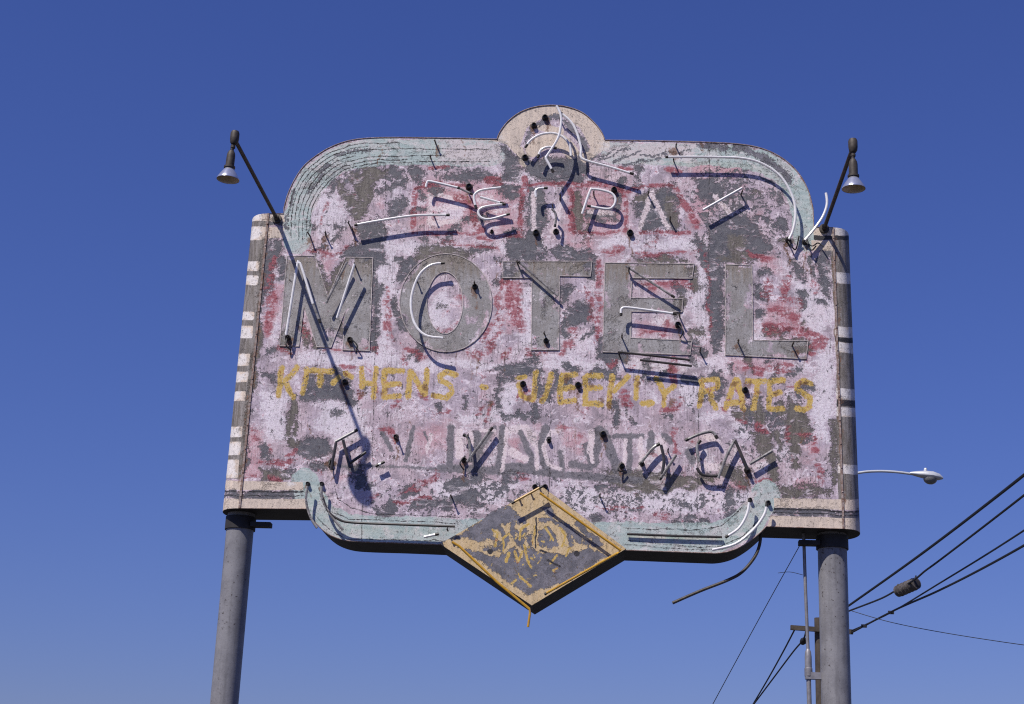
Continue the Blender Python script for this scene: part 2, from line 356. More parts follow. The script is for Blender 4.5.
# --- around the big letters
pg('grey', (264,236),(284,240),(277,262),(273,290),(263,302),(260,270)); st('grey', 4, (282,262),(284,278))
pg('grey', (338,254),(352,244),(384,238),(384,262),(372,262),(345,259)); st('grey', 3.5, (376,262),(375,300),(372,350))
st('grey', 4, (398,258),(408,266)); st('grey', 4, (394,302),(396,312),(402,328)); pg('olive', (420,246),(435,243),(462,249),(474,256),(462,260),(430,258),(415,260))
st('grey', 6, (412,262),(402,275)); pg('grey', (500,262),(512,260),(520,278),(503,280)); pg('grey', (560,285),(575,286),(570,298),(563,306))
pg('grey', (566,306),(585,302),(592,315),(585,324),(568,324)); st('grey', 4, (592,266),(590,277)); st('grey', 3, (565,316),(566,335))
st('olive', 4, (693,270),(696,288)); st('grey', 4, (675,286),(685,292)); st('olive', 4, (682,298),(677,312)); st('olive', 4, (690,334),(700,332)); st('grey', 5, (692,345),(700,352))
pg('olive', (752,264),(725,262),(720,255),(750,252)); st('olive', 6, (786,344),(806,346)); pg('olive', (630,258),(660,256),(690,262),(640,264))
pg('olive', (317,260),(330,300),(343,262),(336,268),(330,285),(324,268)); st('olive', 4, (302,325),(306,345)); st('olive', 3, (314,340),(316,345)); st('olive', 4, (331,318),(342,330))
st('grey', 4, (335,330),(343,333)); st('olive', 3, (281,335),(283,345))
# --- under the lettering
pg('grey', (300,399),(308,388),(325,384),(336,370),(346,376),(353,395),(359,401),(350,407),(336,399),(315,401)); pg('grey', (309,374),(318,376),(316,386),(306,392)); st('grey', 4, (325,378),(332,380))
st('olive', 3.5, (294,396),(296,412)); st('olive', 3, (296,412),(289,421),(289,440)); st('olive', 2.5, (297,420),(296,434)); st('olive', 4.5, (291,440),(294,444))
pg('grey', (488,371),(500,365),(520,361),(533,366),(533,374),(508,376)); st('grey', 2.5, (516,379),(502,379),(496,388),(497,404),(503,415),(513,417),(521,412)); st('white', 9, (508,392),(507,402))
st('grey', 2, (465,397),(466,406)); st('grey', 2, (438,407),(438,413)); st('grey', 3.5, (535,408),(535,419)); st('grey', 3, (540,371),(540,398)); st('grey', 3, (554,374),(556,385),(551,400))
st('grey', 3.5, (616,400),(615,422)); st('grey', 5, (595,373),(610,374)); st('grey', 3.5, (646,374),(648,378)); st('grey', 5, (567,366),(578,371)); st('grey', 4, (522,366),(526,371)); st('grey', 4, (605,360),(612,366)); st('grey', 4, (600,357),(625,358))
st('grey', 3.5, (686,378),(702,379)); st('grey', 4, (716,374),(722,383),(720,396)); st('grey', 2, (730,366),(733,372)); st('grey', 2, (632,418),(633,422)); st('white', 10, (690,388),(688,396))
pg('olive', (790,396),(806,412),(810,430),(800,446),(790,440),(786,420)); st('olive', 5, (737,413),(746,415)); st('olive', 5, (757,405),(760,420)); pg('olive', (754,430),(773,432),(771,452),(762,458),(755,446), soft=9)
st('olive', 5, (772,458),(776,480)); st('olive', 5, (797,448),(796,464)); pg('olive', (776,488),(800,486),(830,488),(830,496),(778,495), soft=10); st('olive', 3, (836,420),(834,480)); st('olive', 4, (782,404),(784,412))
st('olive', 6, (725,470),(742,482)); st('olive', 3, (776,432),(781,446)); st('grey', 4, (805,426),(807,440))
# --- bottom row ghosts and mottled area
pg('grey', (296,447),(310,436),(326,440),(334,452),(322,458),(308,462),(299,457)); st('grey', 4, (264,448),(266,453)); pg('olive', (262,470),(285,472),(291,480),(262,481)); st('grey', 2.5, (330,466),(312,466))
st('ghost', 2.4, (414,427),(406,460), soft=4); st('ghost', 2.5, (382,430),(390,450), soft=4); st('ghost', 1.2, (424,433),(429,447), soft=3)
st('ghost', 1.6, (310,466),(372,466),(472,470)); st('ghost', 4, (440,468),(540,472),(600,478),(640,480))
st('ghost', 3.6, (450,428),(450,466), soft=4); st('pale', 4, (459,432),(459,456), soft=4); st('ghost', 4, (478,434),(476,464), soft=4); st('ghost', 2.6, (494,428),(478,452), soft=4); st('ghost', 3, (475,434),(480,452))
st('ghost', 3.8, (503,428),(499,470), soft=4); st('ghost', 3, (519,428),(531,456),(531,468), soft=4); st('pale', 4, (526,428),(534,442), soft=4); st('ghost', 3, (500,466),(532,466), soft=4); st('rose', 5, (514,440),(516,448)); st('pale', 4, (512,452),(525,458), soft=4); st('pale', 3, (508,430),(516,430), soft=4)
st('ghost', 4.5, (546,428),(541,448),(546,466), soft=5); st('rose', 8, (570,438),(582,446)); st('ghost', 3, (560,452),(562,468)); st('pale', 3, (555,432),(560,428))
st('ghost', 4.5, (600,430),(594,464), soft=4); st('ghost', 5, (604,434),(618,470), soft=4); st('ghost', 2.6, (614,436),(642,436), soft=4); st('ghost', 3.2, (630,436),(629,470), soft=4); st('ghost', 3.5, (651,434),(650,452), soft=4); st('pale', 3, (641,446),(641,462), soft=4); st('pale', 3, (592,432),(590,452), soft=4)
st('ghost', 4, (572,464),(590,468)); st('ghost', 5, (588,446),(592,462)); st('pale', 4, (660,440),(662,448)); st('ghost', 4, (688,452),(692,462)); st('pale', 5, (705,434),(712,438), soft=4); st('pale', 4, (704,466),(718,468), soft=4); st('ghost', 4, (664,436),(670,440))
pg('olive', (604,470),(640,472),(690,474),(722,480),(694,488),(650,494),(626,492),(606,482))
for p in (((428,474),(470,478),(540,474),(548,492),(470,512),(430,512)),): pg('mottle', *p, soft=26)
pg('mottle', (545,476),(610,480),(660,492),(760,486),(760,512),(640,520),(560,512), soft=22)
pg('mottle', (366,486),(430,480),(430,514),(368,512), soft=20); pg('mottle', (735,400),(790,400),(800,480),(740,470), soft=26); pg('mottle', (690,160),(800,170),(790,250),(690,250), soft=30); pg('mottle', (286,165),(500,145),(500,165),(330,195), soft=20)
for x, y, r in ((381,511,5),(392,509,6),(420,506,5),(430,505,4),(440,503,5),(460,500,5),(452,488,5),(470,494,5),(445,508,4),(462,483,6),(478,505,4),(410,492,5),(475,478,5),(512,478,6),(678,520,4),(688,520,5),(704,523,3),(600,487,3),(597,517,3)):
    st('grey', r, (x-3,y),(x+3,y-1), soft=8)
pg('white', (470,480),(520,482),(500,505),(480,500)); pg('white', (555,482),(600,490),(596,518),(570,512)); pg('white', (320,404),(360,404),(360,430),(318,432)); pg('white', (640,490),(700,490),(690,512),(640,510)); pg('white', (700,360),(725,352),(730,372),(705,370)); pg('white', (760,365),(806,362),(815,372),(770,374))
pg('white', (388,246),(396,250),(394,300),(386,300)); pg('white', (300,356),(320,352),(350,358),(345,364),(310,366)); pg('white', (540,358),(575,356),(590,364),(560,368)); pg('white', (620,366),(640,360),(655,366),(640,376)); pg('white', (700,258),(708,270),(706,330),(700,340),(690,300)); pg('white', (735,420),(748,420),(750,440),(735,440))
pg('white', (428,306),(436,294),(446,290),(452,300),(450,322),(440,330),(430,326)); pg('white', (312,195),(335,190),(348,215),(340,232),(318,236)); pg('white', (446,205),(460,205),(460,220),(444,220), soft=5); pg('white', (796,280),(826,310),(826,360),(800,320)); pg('white', (815,370),(832,372),(830,440),(812,430))
pg('white', (296,354),(380,356),(470,362),(600,364),(700,362),(700,368),(600,370),(470,368),(300,364), soft=5); pg('white', (380,350),(400,356),(430,362),(440,372),(400,368),(378,362)); pg('white', (560,484),(640,496),(760,490),(750,505),(660,512),(590,508), soft=6); pg('white', (430,482),(490,480),(470,500),(440,502), soft=6)
pg('white', (320,402),(362,402),(362,436),(345,440),(318,430)); pg('white', (262,390),(288,395),(286,440),(262,440), soft=9); pg('white', (496,285),(504,292),(502,340),(492,345)); pg('white', (520,290),(530,290),(530,348),(520,348)); pg('white', (562,330),(592,330),(594,352),(562,352)); pg('white', (780,270),(832,300),(832,330),(800,300)); pg('white', (816,340),(833,345),(834,420),(816,420)); pg('white', (376,262),(390,258),(388,345),(378,345)); pg('white', (640,440),(660,436),(662,462),(640,462)); pg('white', (370,240),(520,243),(505,252),(400,250), soft=6); pg('white', (600,238),(700,240),(700,250),(600,248), soft=6); pg('white', (440,205),(462,203),(462,222),(438,222), soft=5)
for p in (((507,429),(524,427),(535,435),(537,468)),((507,430),(503,470)),((470,432),(472,450)),((481,430),(494,431)),((590,440),(592,462)),((626,440),(624,466)),((641,438),(640,468)),((656,440),(662,464)),((552,431),(544,446),(548,464),(560,469)),((430,436),(426,452)),((700,468),(720,469))): st('pale', 2.0, *p, soft=4)
for p in (((430,196),(430,224)),((430,209),(462,207)),((440,196),(460,198)),((430,223),(460,222)),((533,194),(533,228)),((552,232),(564,198)),((590,212),(612,212)),((652,192),(640,228)),((652,192),(668,228)),((716,196),(730,214))): st('pale', 2.4, *p, soft=5)
# --- red
RED = [(2.6,(415,192),(413,232)),(2,(420,187),(428,184),(441,183)),(5,(458,197),(471,203)),(3.2,(471,210),(476,225),(482,231)),(4,(488,180),(499,181)),(2.6,(522,188),(520,232)),(3,(524,178),(526,190)),(1.8,(545,184),(570,184)),
 (2.4,(573,188),(571,210),(574,232)),(2.6,(574,184),(595,184),(613,186),(623,192),(627,202),(625,232)),(2,(628,191),(640,187),(672,186)),(3,(676,188),(683,202),(692,214)),(3.5,(692,216),(696,226)),(1.8,(640,232),(690,233)),(3,(606,253),(622,250)),
 (2,(430,169),(447,166)),(2,(615,169),(632,168)),(2.6,(667,169),(680,172)),(1.6,(445,242),(475,246),(500,248)),(1.4,(327,200),(321,216),(320,226)),(3,(333,177),(340,174)),(2,(345,247),(332,256),(318,252),(292,250)),(2,(292,243),(298,248)),
 (3,(274,262),(272,285),(276,302)),(3,(272,300),(268,330)),(3,(303,322),(304,336)),(2.6,(277,347),(292,352)),(1.6,(325,350),(374,351)),(2.4,(498,292),(496,318),(484,340)),(2.2,(388,292),(387,330),(398,344),(424,357)),(4.5,(510,284),(511,310)),(3,(517,300),(516,325)),(2,(504,280),(497,300)),
 (3.5,(588,294),(591,316)),(2.4,(598,262),(597,330)),(2.4,(573,328),(571,346)),(3,(566,344),(562,354)),(3,(526,352),(530,354)),(3,(540,354),(543,353)),(2.6,(500,356),(504,355)),(2.4,(660,283),(690,280)),(2.2,(642,334),(676,330)),(2,(668,318),(666,328)),(1.4,(708,255),(709,330)),(2,(636,254),(665,256),(702,252)),
 (3.4,(750,254),(760,258),(770,262)),(4,(786,279),(783,294)),(2.4,(769,282),(766,298)),(4,(764,330),(800,329)),(4,(800,330),(818,338)),(3.4,(806,360),(814,348)),(3.6,(824,341),(823,346)),(2,(742,368),(760,371),(780,366)),(3,(755,370),(762,372)),(2,(780,372),(792,366)),
 (1.8,(341,369),(351,369)),(2.6,(359,390),(361,398)),(2,(375,376),(374,398)),(2.4,(382,393),(388,385)),(3.6,(420,396),(425,398)),(2,(402,355),(405,363)),(1.8,(410,348),(428,356)),(3.2,(384,428),(392,435)),(2,(393,436),(395,444)),(3.4,(519,398),(527,393)),(1.3,(483,404),(479,416)),(1.6,(492,405),(487,421)),(3.8,(625,395),(629,404)),(3.6,(674,356),(674,384)),
 (3.2,(664,410),(677,408)),(2.4,(680,398),(681,402)),(2.4,(721,408),(725,410)),(2.4,(736,388),(737,393)),(1.6,(787,388),(796,388)),(3.4,(757,424),(766,431)),(2.2,(790,428),(790,438)),(2.4,(800,432),(812,438),(815,450)),(3.4,(821,468),(820,480)),(3,(756,480),(771,483)),(2.6,(676,430),(675,450)),(3.4,(659,514),(664,514)),(1.4,(598,505),(618,508),(640,507)),
 (3,(430,480),(437,472)),(2,(412,488),(425,480)),(1.6,(395,502),(430,500)),(1.4,(400,492),(420,490)),(3,(263,462),(285,466)),(2.4,(285,467),(292,462)),(2.6,(290,458),(296,451)),(2.4,(272,479),(279,480)),(1.4,(240,478),(255,478)),(2.4,(521,475),(525,478)),(1.5,(735,418),(748,421)),(1.5,(505,356),(510,352)),(2,(470,355),(480,352)),(2,(608,366),(614,364)),(2,(632,368),(636,367)),(1.4,(432,415),(450,413)),(2,(392,408),(400,402)),(1.4,(690,443),(694,446)),(2,(255,430),(258,440)),(2,(270,444),(272,450)),(1.5,(456,350),(470,346)),(1.8,(470,352),(478,358))]
for w, *p in RED: st('redline' if p[0][1] < 236 and 400 < p[0][0] < 700 else 'red', w, *p, soft=5)
for p in (((523,186),(540,184),(568,185),(571,196),(570,230)),((574,232),(600,233),(624,232)),((412,196),(416,188),(440,185),(470,186)),((412,232),(440,235),(478,233)),((478,238),(520,236))): st('redline', 1.6, *p, soft=4)
for w, *p in ((5,(770,312),(796,318)),(4,(780,300),(800,306)),(4,(768,330),(812,336)),(4,(812,352),(820,340)),(3,(745,368),(790,368)),(3,(486,352),(500,330),(500,300)),(3,(386,300),(386,335)),(3,(520,285),(520,330)),(2.5,(600,270),(599,340)),(2.5,(640,286),(690,284)),(3,(268,280),(270,330))): st('red', w, *p, soft=8)
pg('rose', (764,300),(790,302),(812,325),(822,336),(805,340),(768,338),(762,318), soft=12); pg('rose', (752,254),(772,254),(782,272),(768,272), soft=10); st('rose', 5, (704,504),(722,496),(735,483), soft=8); st('rose', 5, (605,494),(622,503), soft=8); st('rose', 4, (338,478),(344,478)); st('rose', 5, (278,290),(268,330)); st('rose', 4, (800,485),(812,484))
pg('rose', (655,282),(688,280),(684,290),(650,294)); pg('rose', (636,322),(674,322),(672,336),(636,336)); pg('rose', (300,318),(306,318),(314,344),(302,344)); pg('rose', (320,258),(336,258),(330,280)); pg('rose', (500,280),(524,282),(524,330),(505,335)); pg('rose', (415,240),(500,242),(500,252),(440,248)); pg('rose', (415,182),(520,176),(522,234),(415,234), soft=16); pg('rose', (566,182),(628,182),(628,236),(566,236), soft=16); pg('rose', (690,165),(745,165),(740,175),(690,178)); pg('rose', (412,430),(445,424),(444,450),(420,455), soft=14); pg('rose', (700,360),(780,356),(800,368),(730,374), soft=12); pg('rose', (695,188),(722,195),(700,230),(686,225), soft=10); pg('rose', (566,328),(590,330),(588,350),(566,350)); pg('rose', (245,430),(262,430),(262,478),(245,478))
# --- turquoise border
st('turq', 13.5, (297,240),(298,215),(305,195),(316,177),(332,164),(350,156),(372,152),(420,152),(492,152), soft=6); st('turq', 11, (612,153),(740,156),(768,164),(785,176),(797,194),(803,212),(805,240), soft=6)
st('turq', 15, (305,483),(313,502),(325,518),(345,529),(380,531),(470,533),(640,537),(715,538),(737,530),(752,518),(765,495), soft=5)
arc0 = [(285,238),(284,222),(286,205),(293,185),(304,168),(320,154),(340,144),(365,140),(420,140),(490,141)]
arc1 = [(312,240),(312,220),(316,203),(324,190),(336,178),(350,170),(372,165),(420,164),(490,163)]
def arc_at(t):
    n = 14; A_ = []
    for k in range(n):
        f = k/(n-1); i = f*(len(arc0)-1); j = f*(len(arc1)-1)
        g_ = lambda L, q: tuple(L[int(q)][d]+(L[min(int(q)+1, len(L)-1)][d]-L[int(q)][d])*(q-int(q)) for d in (0, 1))
        a, b = g_(arc0, i), g_(arc1, j); A_.append((a[0]+(b[0]-a[0])*t, a[1]+(b[1]-a[1])*t))
    return A_
for k in range(16):
    t = .08+.86*k/16+rw0.uniform(-.02, .02); A_ = arc_at(t); i0 = rw0.randint(0, 7); i1 = rw0.randint(i0+2, 13)
    st(rw0.choice(['ink', 'ink', 'white']), rw0.uniform(-.25, .1), *A_[i0:i1+1], soft=1.8)
for k in range(11):
    A_ = arc_at(rw0.uniform(.1, .9)); i0 = rw0.randint(1, 9); st('scrape', rw0.uniform(.6, 1.5), *A_[i0:i0+2], soft=4)
for p in (((600,160),(628,148)),((612,163),(640,150)),((592,160),(615,150)),((640,156),(690,152)),((622,165),(660,158))): st('scrape', .8, *p, soft=4)
for p in (((735,147),(752,152)),((752,154),(772,163)),((772,166),(790,180)),((768,160),(778,172)),((700,146),(726,148))): st('scrape', 3.2, *p, soft=6)
pg('white', (450,140),(500,140),(505,165),(440,164), soft=14); pg('white', (604,142),(700,143),(690,158),(600,160), soft=14)
for p in (((551,395),(549,487)),((699,385),(697,530)),((709,150),(709,262)),((386,165),(385,232)),((376,300),(372,470)),((362,505),(361,541)),((549,487),(547,500))): st('ink', .34, *p, soft=1.6)
# --- cream bands above the underside, dark line between
pg('cream', (215,480.5),(303,482),(303.5,490.5),(215,489.5), soft=2); pg('cream', (215,498.5),(306,499),(308,512),(215,512), soft=2); pg('grey', (215,490),(304,491),(304,499),(215,498), soft=2); st('ink', .7, (215,491.2),(303,492), soft=2); st('ink', .5, (215,495.5),(303,496), soft=2)
pg('cream', (774,498),(870,500),(870,510.5),(774,507.5), soft=2); pg('cream', (771,515.5),(870,518.5),(870,534),(765,532), soft=2); pg('grey', (774,507),(870,510),(870,519),(772,516), soft=2); st('ink', .8, (774,508.8),(870,511.8), soft=2); st('ink', .5, (774,512.5),(870,515.5), soft=2)
pg('cream', (813.5,222),(840,224),(840,236),(813.5,235), soft=1.5); pg('ink', (813.5,235),(840,236),(840,240.5),(813.5,239.5), soft=1.5); pg('cream', (811,240),(834,241),(834,251),(812,250), soft=2); pg('cream', (262,213),(284,214),(285,222),(262,221), soft=2); pg('cream', (262,227),(284,228),(284,238),(262,238), soft=2); pg('grey', (262,221),(285,222),(285,227),(262,227), soft=2)
# --- end panels
pg('brown', (829,220),(880,220),(880,500),(838,500),(836,350), soft=3)
for y0, y1 in ((222,236.5),(274,285),(328,338.5),(344,354),(390,401),(409,418),(465.5,475)): pg('cream', (833+.02*(y0-228),y0-2),(875,y0+1),(875,y1+1),(833+.02*(y0-228),y1-2), soft=1.5); pg('white', (833+.02*(y0-228),y0-2),(875,y0+1),(875,y1+1),(833+.02*(y0-228),y1-2), soft=5)
for y0, y1 in ((237,241),(339,343.5),(402,408)): pg('ink', (833+.02*(y0-228),y0-2),(875,y0+1),(875,y1+1),(833+.02*(y0-228),y1-2), soft=2)
for y0, y1 in ((242,252),(290,324),(420,462)): pg('white', (834+.02*(y0-228),y0),(875,y0),(875,y1),(834+.02*(y0-228),y1), soft=14)
pg('brown', (200,210),(268,210),(262,300),(246,440),(242,479),(200,479), soft=3)
for y0, y1 in ((212,221),(227,240),(262,271),(276,285),(312,320),(326,338),(354,366),(372,382),(392,401),(427,437),(442,455),(460,478)): pg('cream', (200,y0),(265-.105*(y0-213),y0-.5),(264-.105*(y0-213),y1),(200,y1+.5), soft=3); pg('white', (200,y0),(262-.105*(y0-213),y0),(262-.105*(y0-213),y1),(200,y1), soft=4)
st('grey', 2, (268,240),(262,300),(250,400),(246,470)); st('olive', 3, (259,330),(250,400))
# --- yellow lettering
Y = [((282,368),(279,396)),((297,367),(285,381)),((285,381),(293,397)),((307,369),(303,393)),((311,371),(332,371)),((321,371),(320,385)),((333,383),(338,378)),((345,374),(351,377)),((361,369),(362,387)),((376,368),(373,397)),((363,384),(374,383)),
 ((385,371),(384,397)),((385,371),(402,371)),((386,385),(399,384)),((385,397),(399,396)),((410,372),(408,397)),((411,372),(424,395)),((427,370),(425,394)),((456,375),(447,371),(440,375),(440,380),(450,385),(452,392),(446,398),(434,396)),
 ((482,386),(486,387)),((536,373),(534,398)),((533,400),(522,397),(519,385)),((518,378),(524,377)),((551,374),(547,394),(542,402)),((561,376),(560,402)),((561,376),(576,375)),((562,389),(573,388)),((561,402),(575,400)),((586,378),(585,403)),((588,376),(601,376)),((587,389),(600,388)),((585,403),(601,405)),
 ((612,376),(609,405)),((628,376),(615,391)),((638,377),(636,398)),((642,404),(652,403)),((656,378),(664,393)),((674,386),(665,394),(664,405)),((702,380),(700,406)),((704,380),(717,379),(718,387),(705,391)),((709,392),(716,408)),((735,380),(726,407)),((737,380),(744,409)),((728,402),(743,403)),
 ((747,381),(765,381)),((757,381),(754,408)),((770,383),(769,408)),((770,382),(783,380)),((771,395),(780,393)),((770,409),(783,408)),((811,384),(803,381),(797,384),(797,390),(803,394),(810,398),(810,406),(804,410),(797,408))]
for p in Y: st('yellow', 2.9, *p, soft=4)
# --- crest disc
pg('cream', (490,100),(610,100),(610,150),(592,150),(580,128),(566,118),(545,116),(527,128),(516,154),(506,144),(490,140), soft=5); st('cream', 7, (532,150),(545,140),(562,142),(572,152), soft=5); st('cream', 4, (546,128),(560,132), soft=5); st('scrape', 2, (525,140),(535,126),(548,119),(562,118), soft=5); st('cream', 5, (585,158),(598,148), soft=5)
st('cream', 3.5, (533,125),(545,128)); st('scrape', 2.5, (566,122),(582,140),(588,150)); st('cream', 4, (519,150),(524,163)); st('scrape', 2, (503,148),(520,158))
# --- diamond
DIA = [(440.5,544.6),(541,486.5),(626,549.5),(532,606)]
pg('tan', (436,545),(541,480),(632,549),(532,614), soft=2)
pg('scrape', (452,539),(465,531),(478,523),(492,513),(508,506),(516,510),(519,517),(508,524),(500,527),(494,533),(490,540),(478,541),(465,537), soft=5)
pg('scrape', (459,547),(470,550),(484,553),(497,556),(506,552),(514,548),(520,560),(530,552),(545,552),(560,556),(575,553),(590,549),(610,556),(590,568),(560,584),(544,590),(530,594),(515,585),(490,569), soft=5)
pg('scrape', (538,530),(549,526),(556,536),(558,546),(548,548),(539,545), soft=3); pg('scrape', (541,508),(549,506),(555,512),(551,517),(545,514), soft=3); pg('scrape', (573,521),(578,519),(590,532),(605,542),(600,547),(585,537), soft=3)
st('scrape', 3, (500,528),(506,540),(502,548), soft=4); st('scrape', 2.5, (514,522),(512,534),(516,545), soft=4); st('scrape', 2.4, (560,524),(569,534),(571,546), soft=4); st('scrape', 1.8, (540,520),(552,519),(561,525), soft=3); st('scrape', 2, (526,530),(521,545),(526,560), soft=3); st('scrape', 1.5, (577,534),(584,545), soft=3); st('scrape', 3, (530,552),(548,556), soft=4)
for w, *p in ((1.2,(519,540),(521,529),(529,524)),(1.3,(495,546),(497,534),(493,530)),(1.2,(504,550),(503,539),(509,534)),(1.3,(514,552),(517,562),(522,552)),(1.5,(531,567),(527,560),(524,546)),(1.2,(545,527),(553,540)),(1.2,(562,547),(565,537),(560,528)),(1.3,(519,577),(531,586)),(1.3,(551,563),(556,556)),(1.4,(509,553),(506,561)),(1,(535,526),(533,545)),(1.2,(566,556),(570,548)),(1,(553,571),(558,568)),(1.2,(515,580),(512,583))): st('yellow', w, *p, soft=2.2)
rd = random.Random(11)
for k in range(46):
    x, y = rd.gauss(537, 24), rd.gauss(549, 14); a_ = rd.uniform(-2, 2); L_ = rd.uniform(.5, 3.5)
    st(rd.choice(['yellow', 'yellow', 'scrape']), rd.uniform(.3, .9), (x, y), (x+L_*math.cos(a_), y+L_*math.sin(a_)), soft=2.2)
for p in (((488,538),(500,544)),((512,528),(520,534),(518,546)),((530,534),(531,548)),((566,524),(580,542)),((486,548),(500,547)),((583,542),(596,546)),((508,516),(524,521))): st('scrape', 2.4, *p, soft=5)
st('ink', .8, (536,518),(536,548), soft=2.4); st('ink', 1.2, (541,550),(546,552), soft=2); st('ink', 1, (548,560),(560,566), soft=3)
for x, y in ((490,551),(577,554)): st('ink', 2.8, (x,y),(x+.5,y), soft=1.5)
for x, y, l in ((469,190,14),(536,236,12),(630,236,20),(614,193,10),(345,386,22),(523,388,16),(578,388,20),(745,394,22),(546,344,8),(475,291,18),(678,329,14),(545,122,10),(534,130,12),(288,342,16),(350,344,14),(331,465,18),(464,464,16),(622,470,14),(747,474,16),(396,441,18),(603,438,16),(788,244,20),(805,246,24),(353,233,12),(310,240,10),(326,240,12),(436,150,8),(676,152,8),(738,347,6),(793,353,8),(308,488,10),(322,488,10)):
    st('rust', .9, (x,y),(x+.6,y+l*.6),(x+.9,y+l), soft=3.5); st('rust', 2.6, (x,y-2),(x,y+1), soft=4)
for a_ in (topL[2:], topR): st('rust', .25, *a_, soft=2.2)
for a_, b_ in (((268.5,214),(239.5,500)),((833,228),(843.5,500))): st('rust', .9, a_, b_, soft=4)
for k in range(34):
    x = rw0.uniform(285, 812); y = rw0.choice([140, 262, 352, 366, 420]) + rw0.uniform(-3, 6); st('rust', .35, (x,y),(x+.4,y+rw0.uniform(6,26)), soft=2.5)
for x, y, w, l in ((508,270,6,12),(522,264,3,10),(692,270,3.5,6),(684,306,4,6),(800,350,6,8),(772,348,3,8),(748,300,2.5,16),(727,300,2,20),(606,300,2,14),(604,345,3,6),(686,347,4,8),(640,350,2,10),(282,300,2.5,12),(372,300,3,18),(366,345,4,5),(330,335,4,7),(300,330,3,8),(316,262,3,4),(289,345,4,4),(402,320,3,10),(488,320,3,10),(478,342,4,6),(430,348,3,10),(466,300,3,10),(470,318,4,7),(412,268,3,6),(588,268,3,4),(533,345,3,5),(556,300,2.5,14),(545,300,2.5,8),(350,262,3,5)):
    hz = l if w > 3.5 else 0
    st('lpatch', w*1.0, (x-hz*.4,y-l*.4*(hz == 0)),(x+hz*.4,y+l*.4*(hz == 0)), soft=8)
for x, y in ((382,391),(421,396),(489,405),(524,393),(530,398),(572,392),(566,380),(592,389),(600,402),(614,392),(610,402),(640,386),(637,379),(664,398),(674,405),(703,400),(733,386),(748,383),(757,392),(776,395),(800,384),(806,386),(362,394),(388,389),(436,397),(427,390)): st('rust', rw0.uniform(1.4, 2.8), (x,y),(x+rw0.uniform(-2,2),y+rw0.uniform(-2,3)), soft=5)
rl = random.Random(31)
LETP = [[(287,256),(315,256),(328,297),(346,258),(373,258),(369,351),(343,350),(345,312),(331,347),(317,347),(304,306),(299,346),(280,346)], [(446+46*math.cos(k*.4),303+49*math.sin(k*.4)) for k in range(16)], [(503,261),(592,261),(590,276),(559,276),(559,350),(531,350),(532,278),(503,278)], [(605,263),(694,264),(692,278),(632,278),(631,298),(683,299),(682,312),(631,311),(631,338),(692,341),(690,355),(603,352)], [(725,264),(752,265),(753,340),(808,341),(806,359),(725,355)]]
for pl in LETP:
    for k in range(15):
        q = rl.randrange(len(pl)); a, b = pl[q], pl[(q+1) % len(pl)]; t = rl.random(); x, y = a[0]+(b[0]-a[0])*t, a[1]+(b[1]-a[1])*t
        dx, dy = (b[0]-a[0]), (b[1]-a[1]); L_ = math.hypot(dx, dy)+1e-6; e = rl.uniform(2, 9)
        st('lpatch', rl.uniform(.8, 2.6), (x-dx/L_*e, y-dy/L_*e), (x+dx/L_*e, y+dy/L_*e), soft=6)
def off_arc(t, k0=0, k1=14): return arc_at(t)[k0:k1]
for t, k0, k1 in ((.12,2,12),(.25,0,11),(.38,1,14),(.52,0,10),(.66,0,13),(.80,0,12),(.92,1,14)): st('ink', .42, *off_arc(t, k0, k1), soft=1.7)
for p in (((318,484),(321,500),(332,512),(348,519),(400,521),(455,523)),((334,484),(338,498),(350,508),(375,514),(460,517)),((314,514),(330,531),(346,538.5),(400,540),(445,541)),((628,541),(700,547),(722,546),(744,536),(758,520)),((625,528),(700,530),(722,526),(742,508)),((625,545),(700,550),(722,549.5),(748,538))): st('ink', .42, *p, soft=1.7)
# --- holes and soot marks on the sheet
for x, y in ((345,382),(523,384),(578,385),(745,390),(546,341),(475,287),(678,325),(469,187),(536,233),(630,233),(614,190),(603,434),(549,439),(396,437)): st('ink', 2.3, (x,y),(x+.6,y), soft=2.5)

TAB = np.random.rand(256, 256)
def vnoise(x, y):
    xi = np.floor(x).astype(int); yi = np.floor(y).astype(int); fx = x-xi; fy = y-yi
    fx = fx*fx*(3-2*fx); fy = fy*fy*(3-2*fy); g = lambda a, b: TAB[a & 255, b & 255]
    return (g(xi, yi)*(1-fx)+g(xi+1, yi)*fx)*(1-fy) + (g(xi, yi+1)*(1-fx)+g(xi+1, yi+1)*fx)*fy
def fbm(x, y, octv=4):
    v = 0; a = .5; t = 0
    for k in range(octv): v = v + a*vnoise(x*2**k+17*k, y*2**k+41*k); t += a; a *= .62
    return v/t - .5
WARP = {'ghost': .3, 'pale': .35, 'redline': .35, 'yellow': .28, 'cream': .12, 'turq': .5, 'ink': .25, 'brown': .3, 'tan': .12, 'scrape': .7, 'olive': .9}
rw = random.Random(21)
for i in range(330):
    x, y = rw.uniform(265, 835), rw.uniform(165, 512)
    if y < 240 and not (300 < x < 800): continue
    dens = .15 if (x < 335 and y > 350 and y < 445) else (.5 if (x < 470 and y > 395 and y < 470) else 1.0)
    if rw.random() > dens: continue
    lay = rw.choices(['grey', 'white', 'rose', 'red', 'olive'], [34, 38, 14, 9, 5])[0]
    r = min(6.5, rw.lognormvariate(.75, .5)) * (.55 if lay == 'red' else 1.0); L = r*rw.uniform(.5, 4.0); an = rw.choice([rw.gauss(0, .35), rw.gauss(-.5, .3), rw.gauss(1.5, .25)])
    st(lay, r*.8, (x-L*math.cos(an), y-L*math.sin(an)), (x, y+rw.uniform(-2, 2)), (x+L*math.cos(an), y+L*math.sin(an)), soft=9)
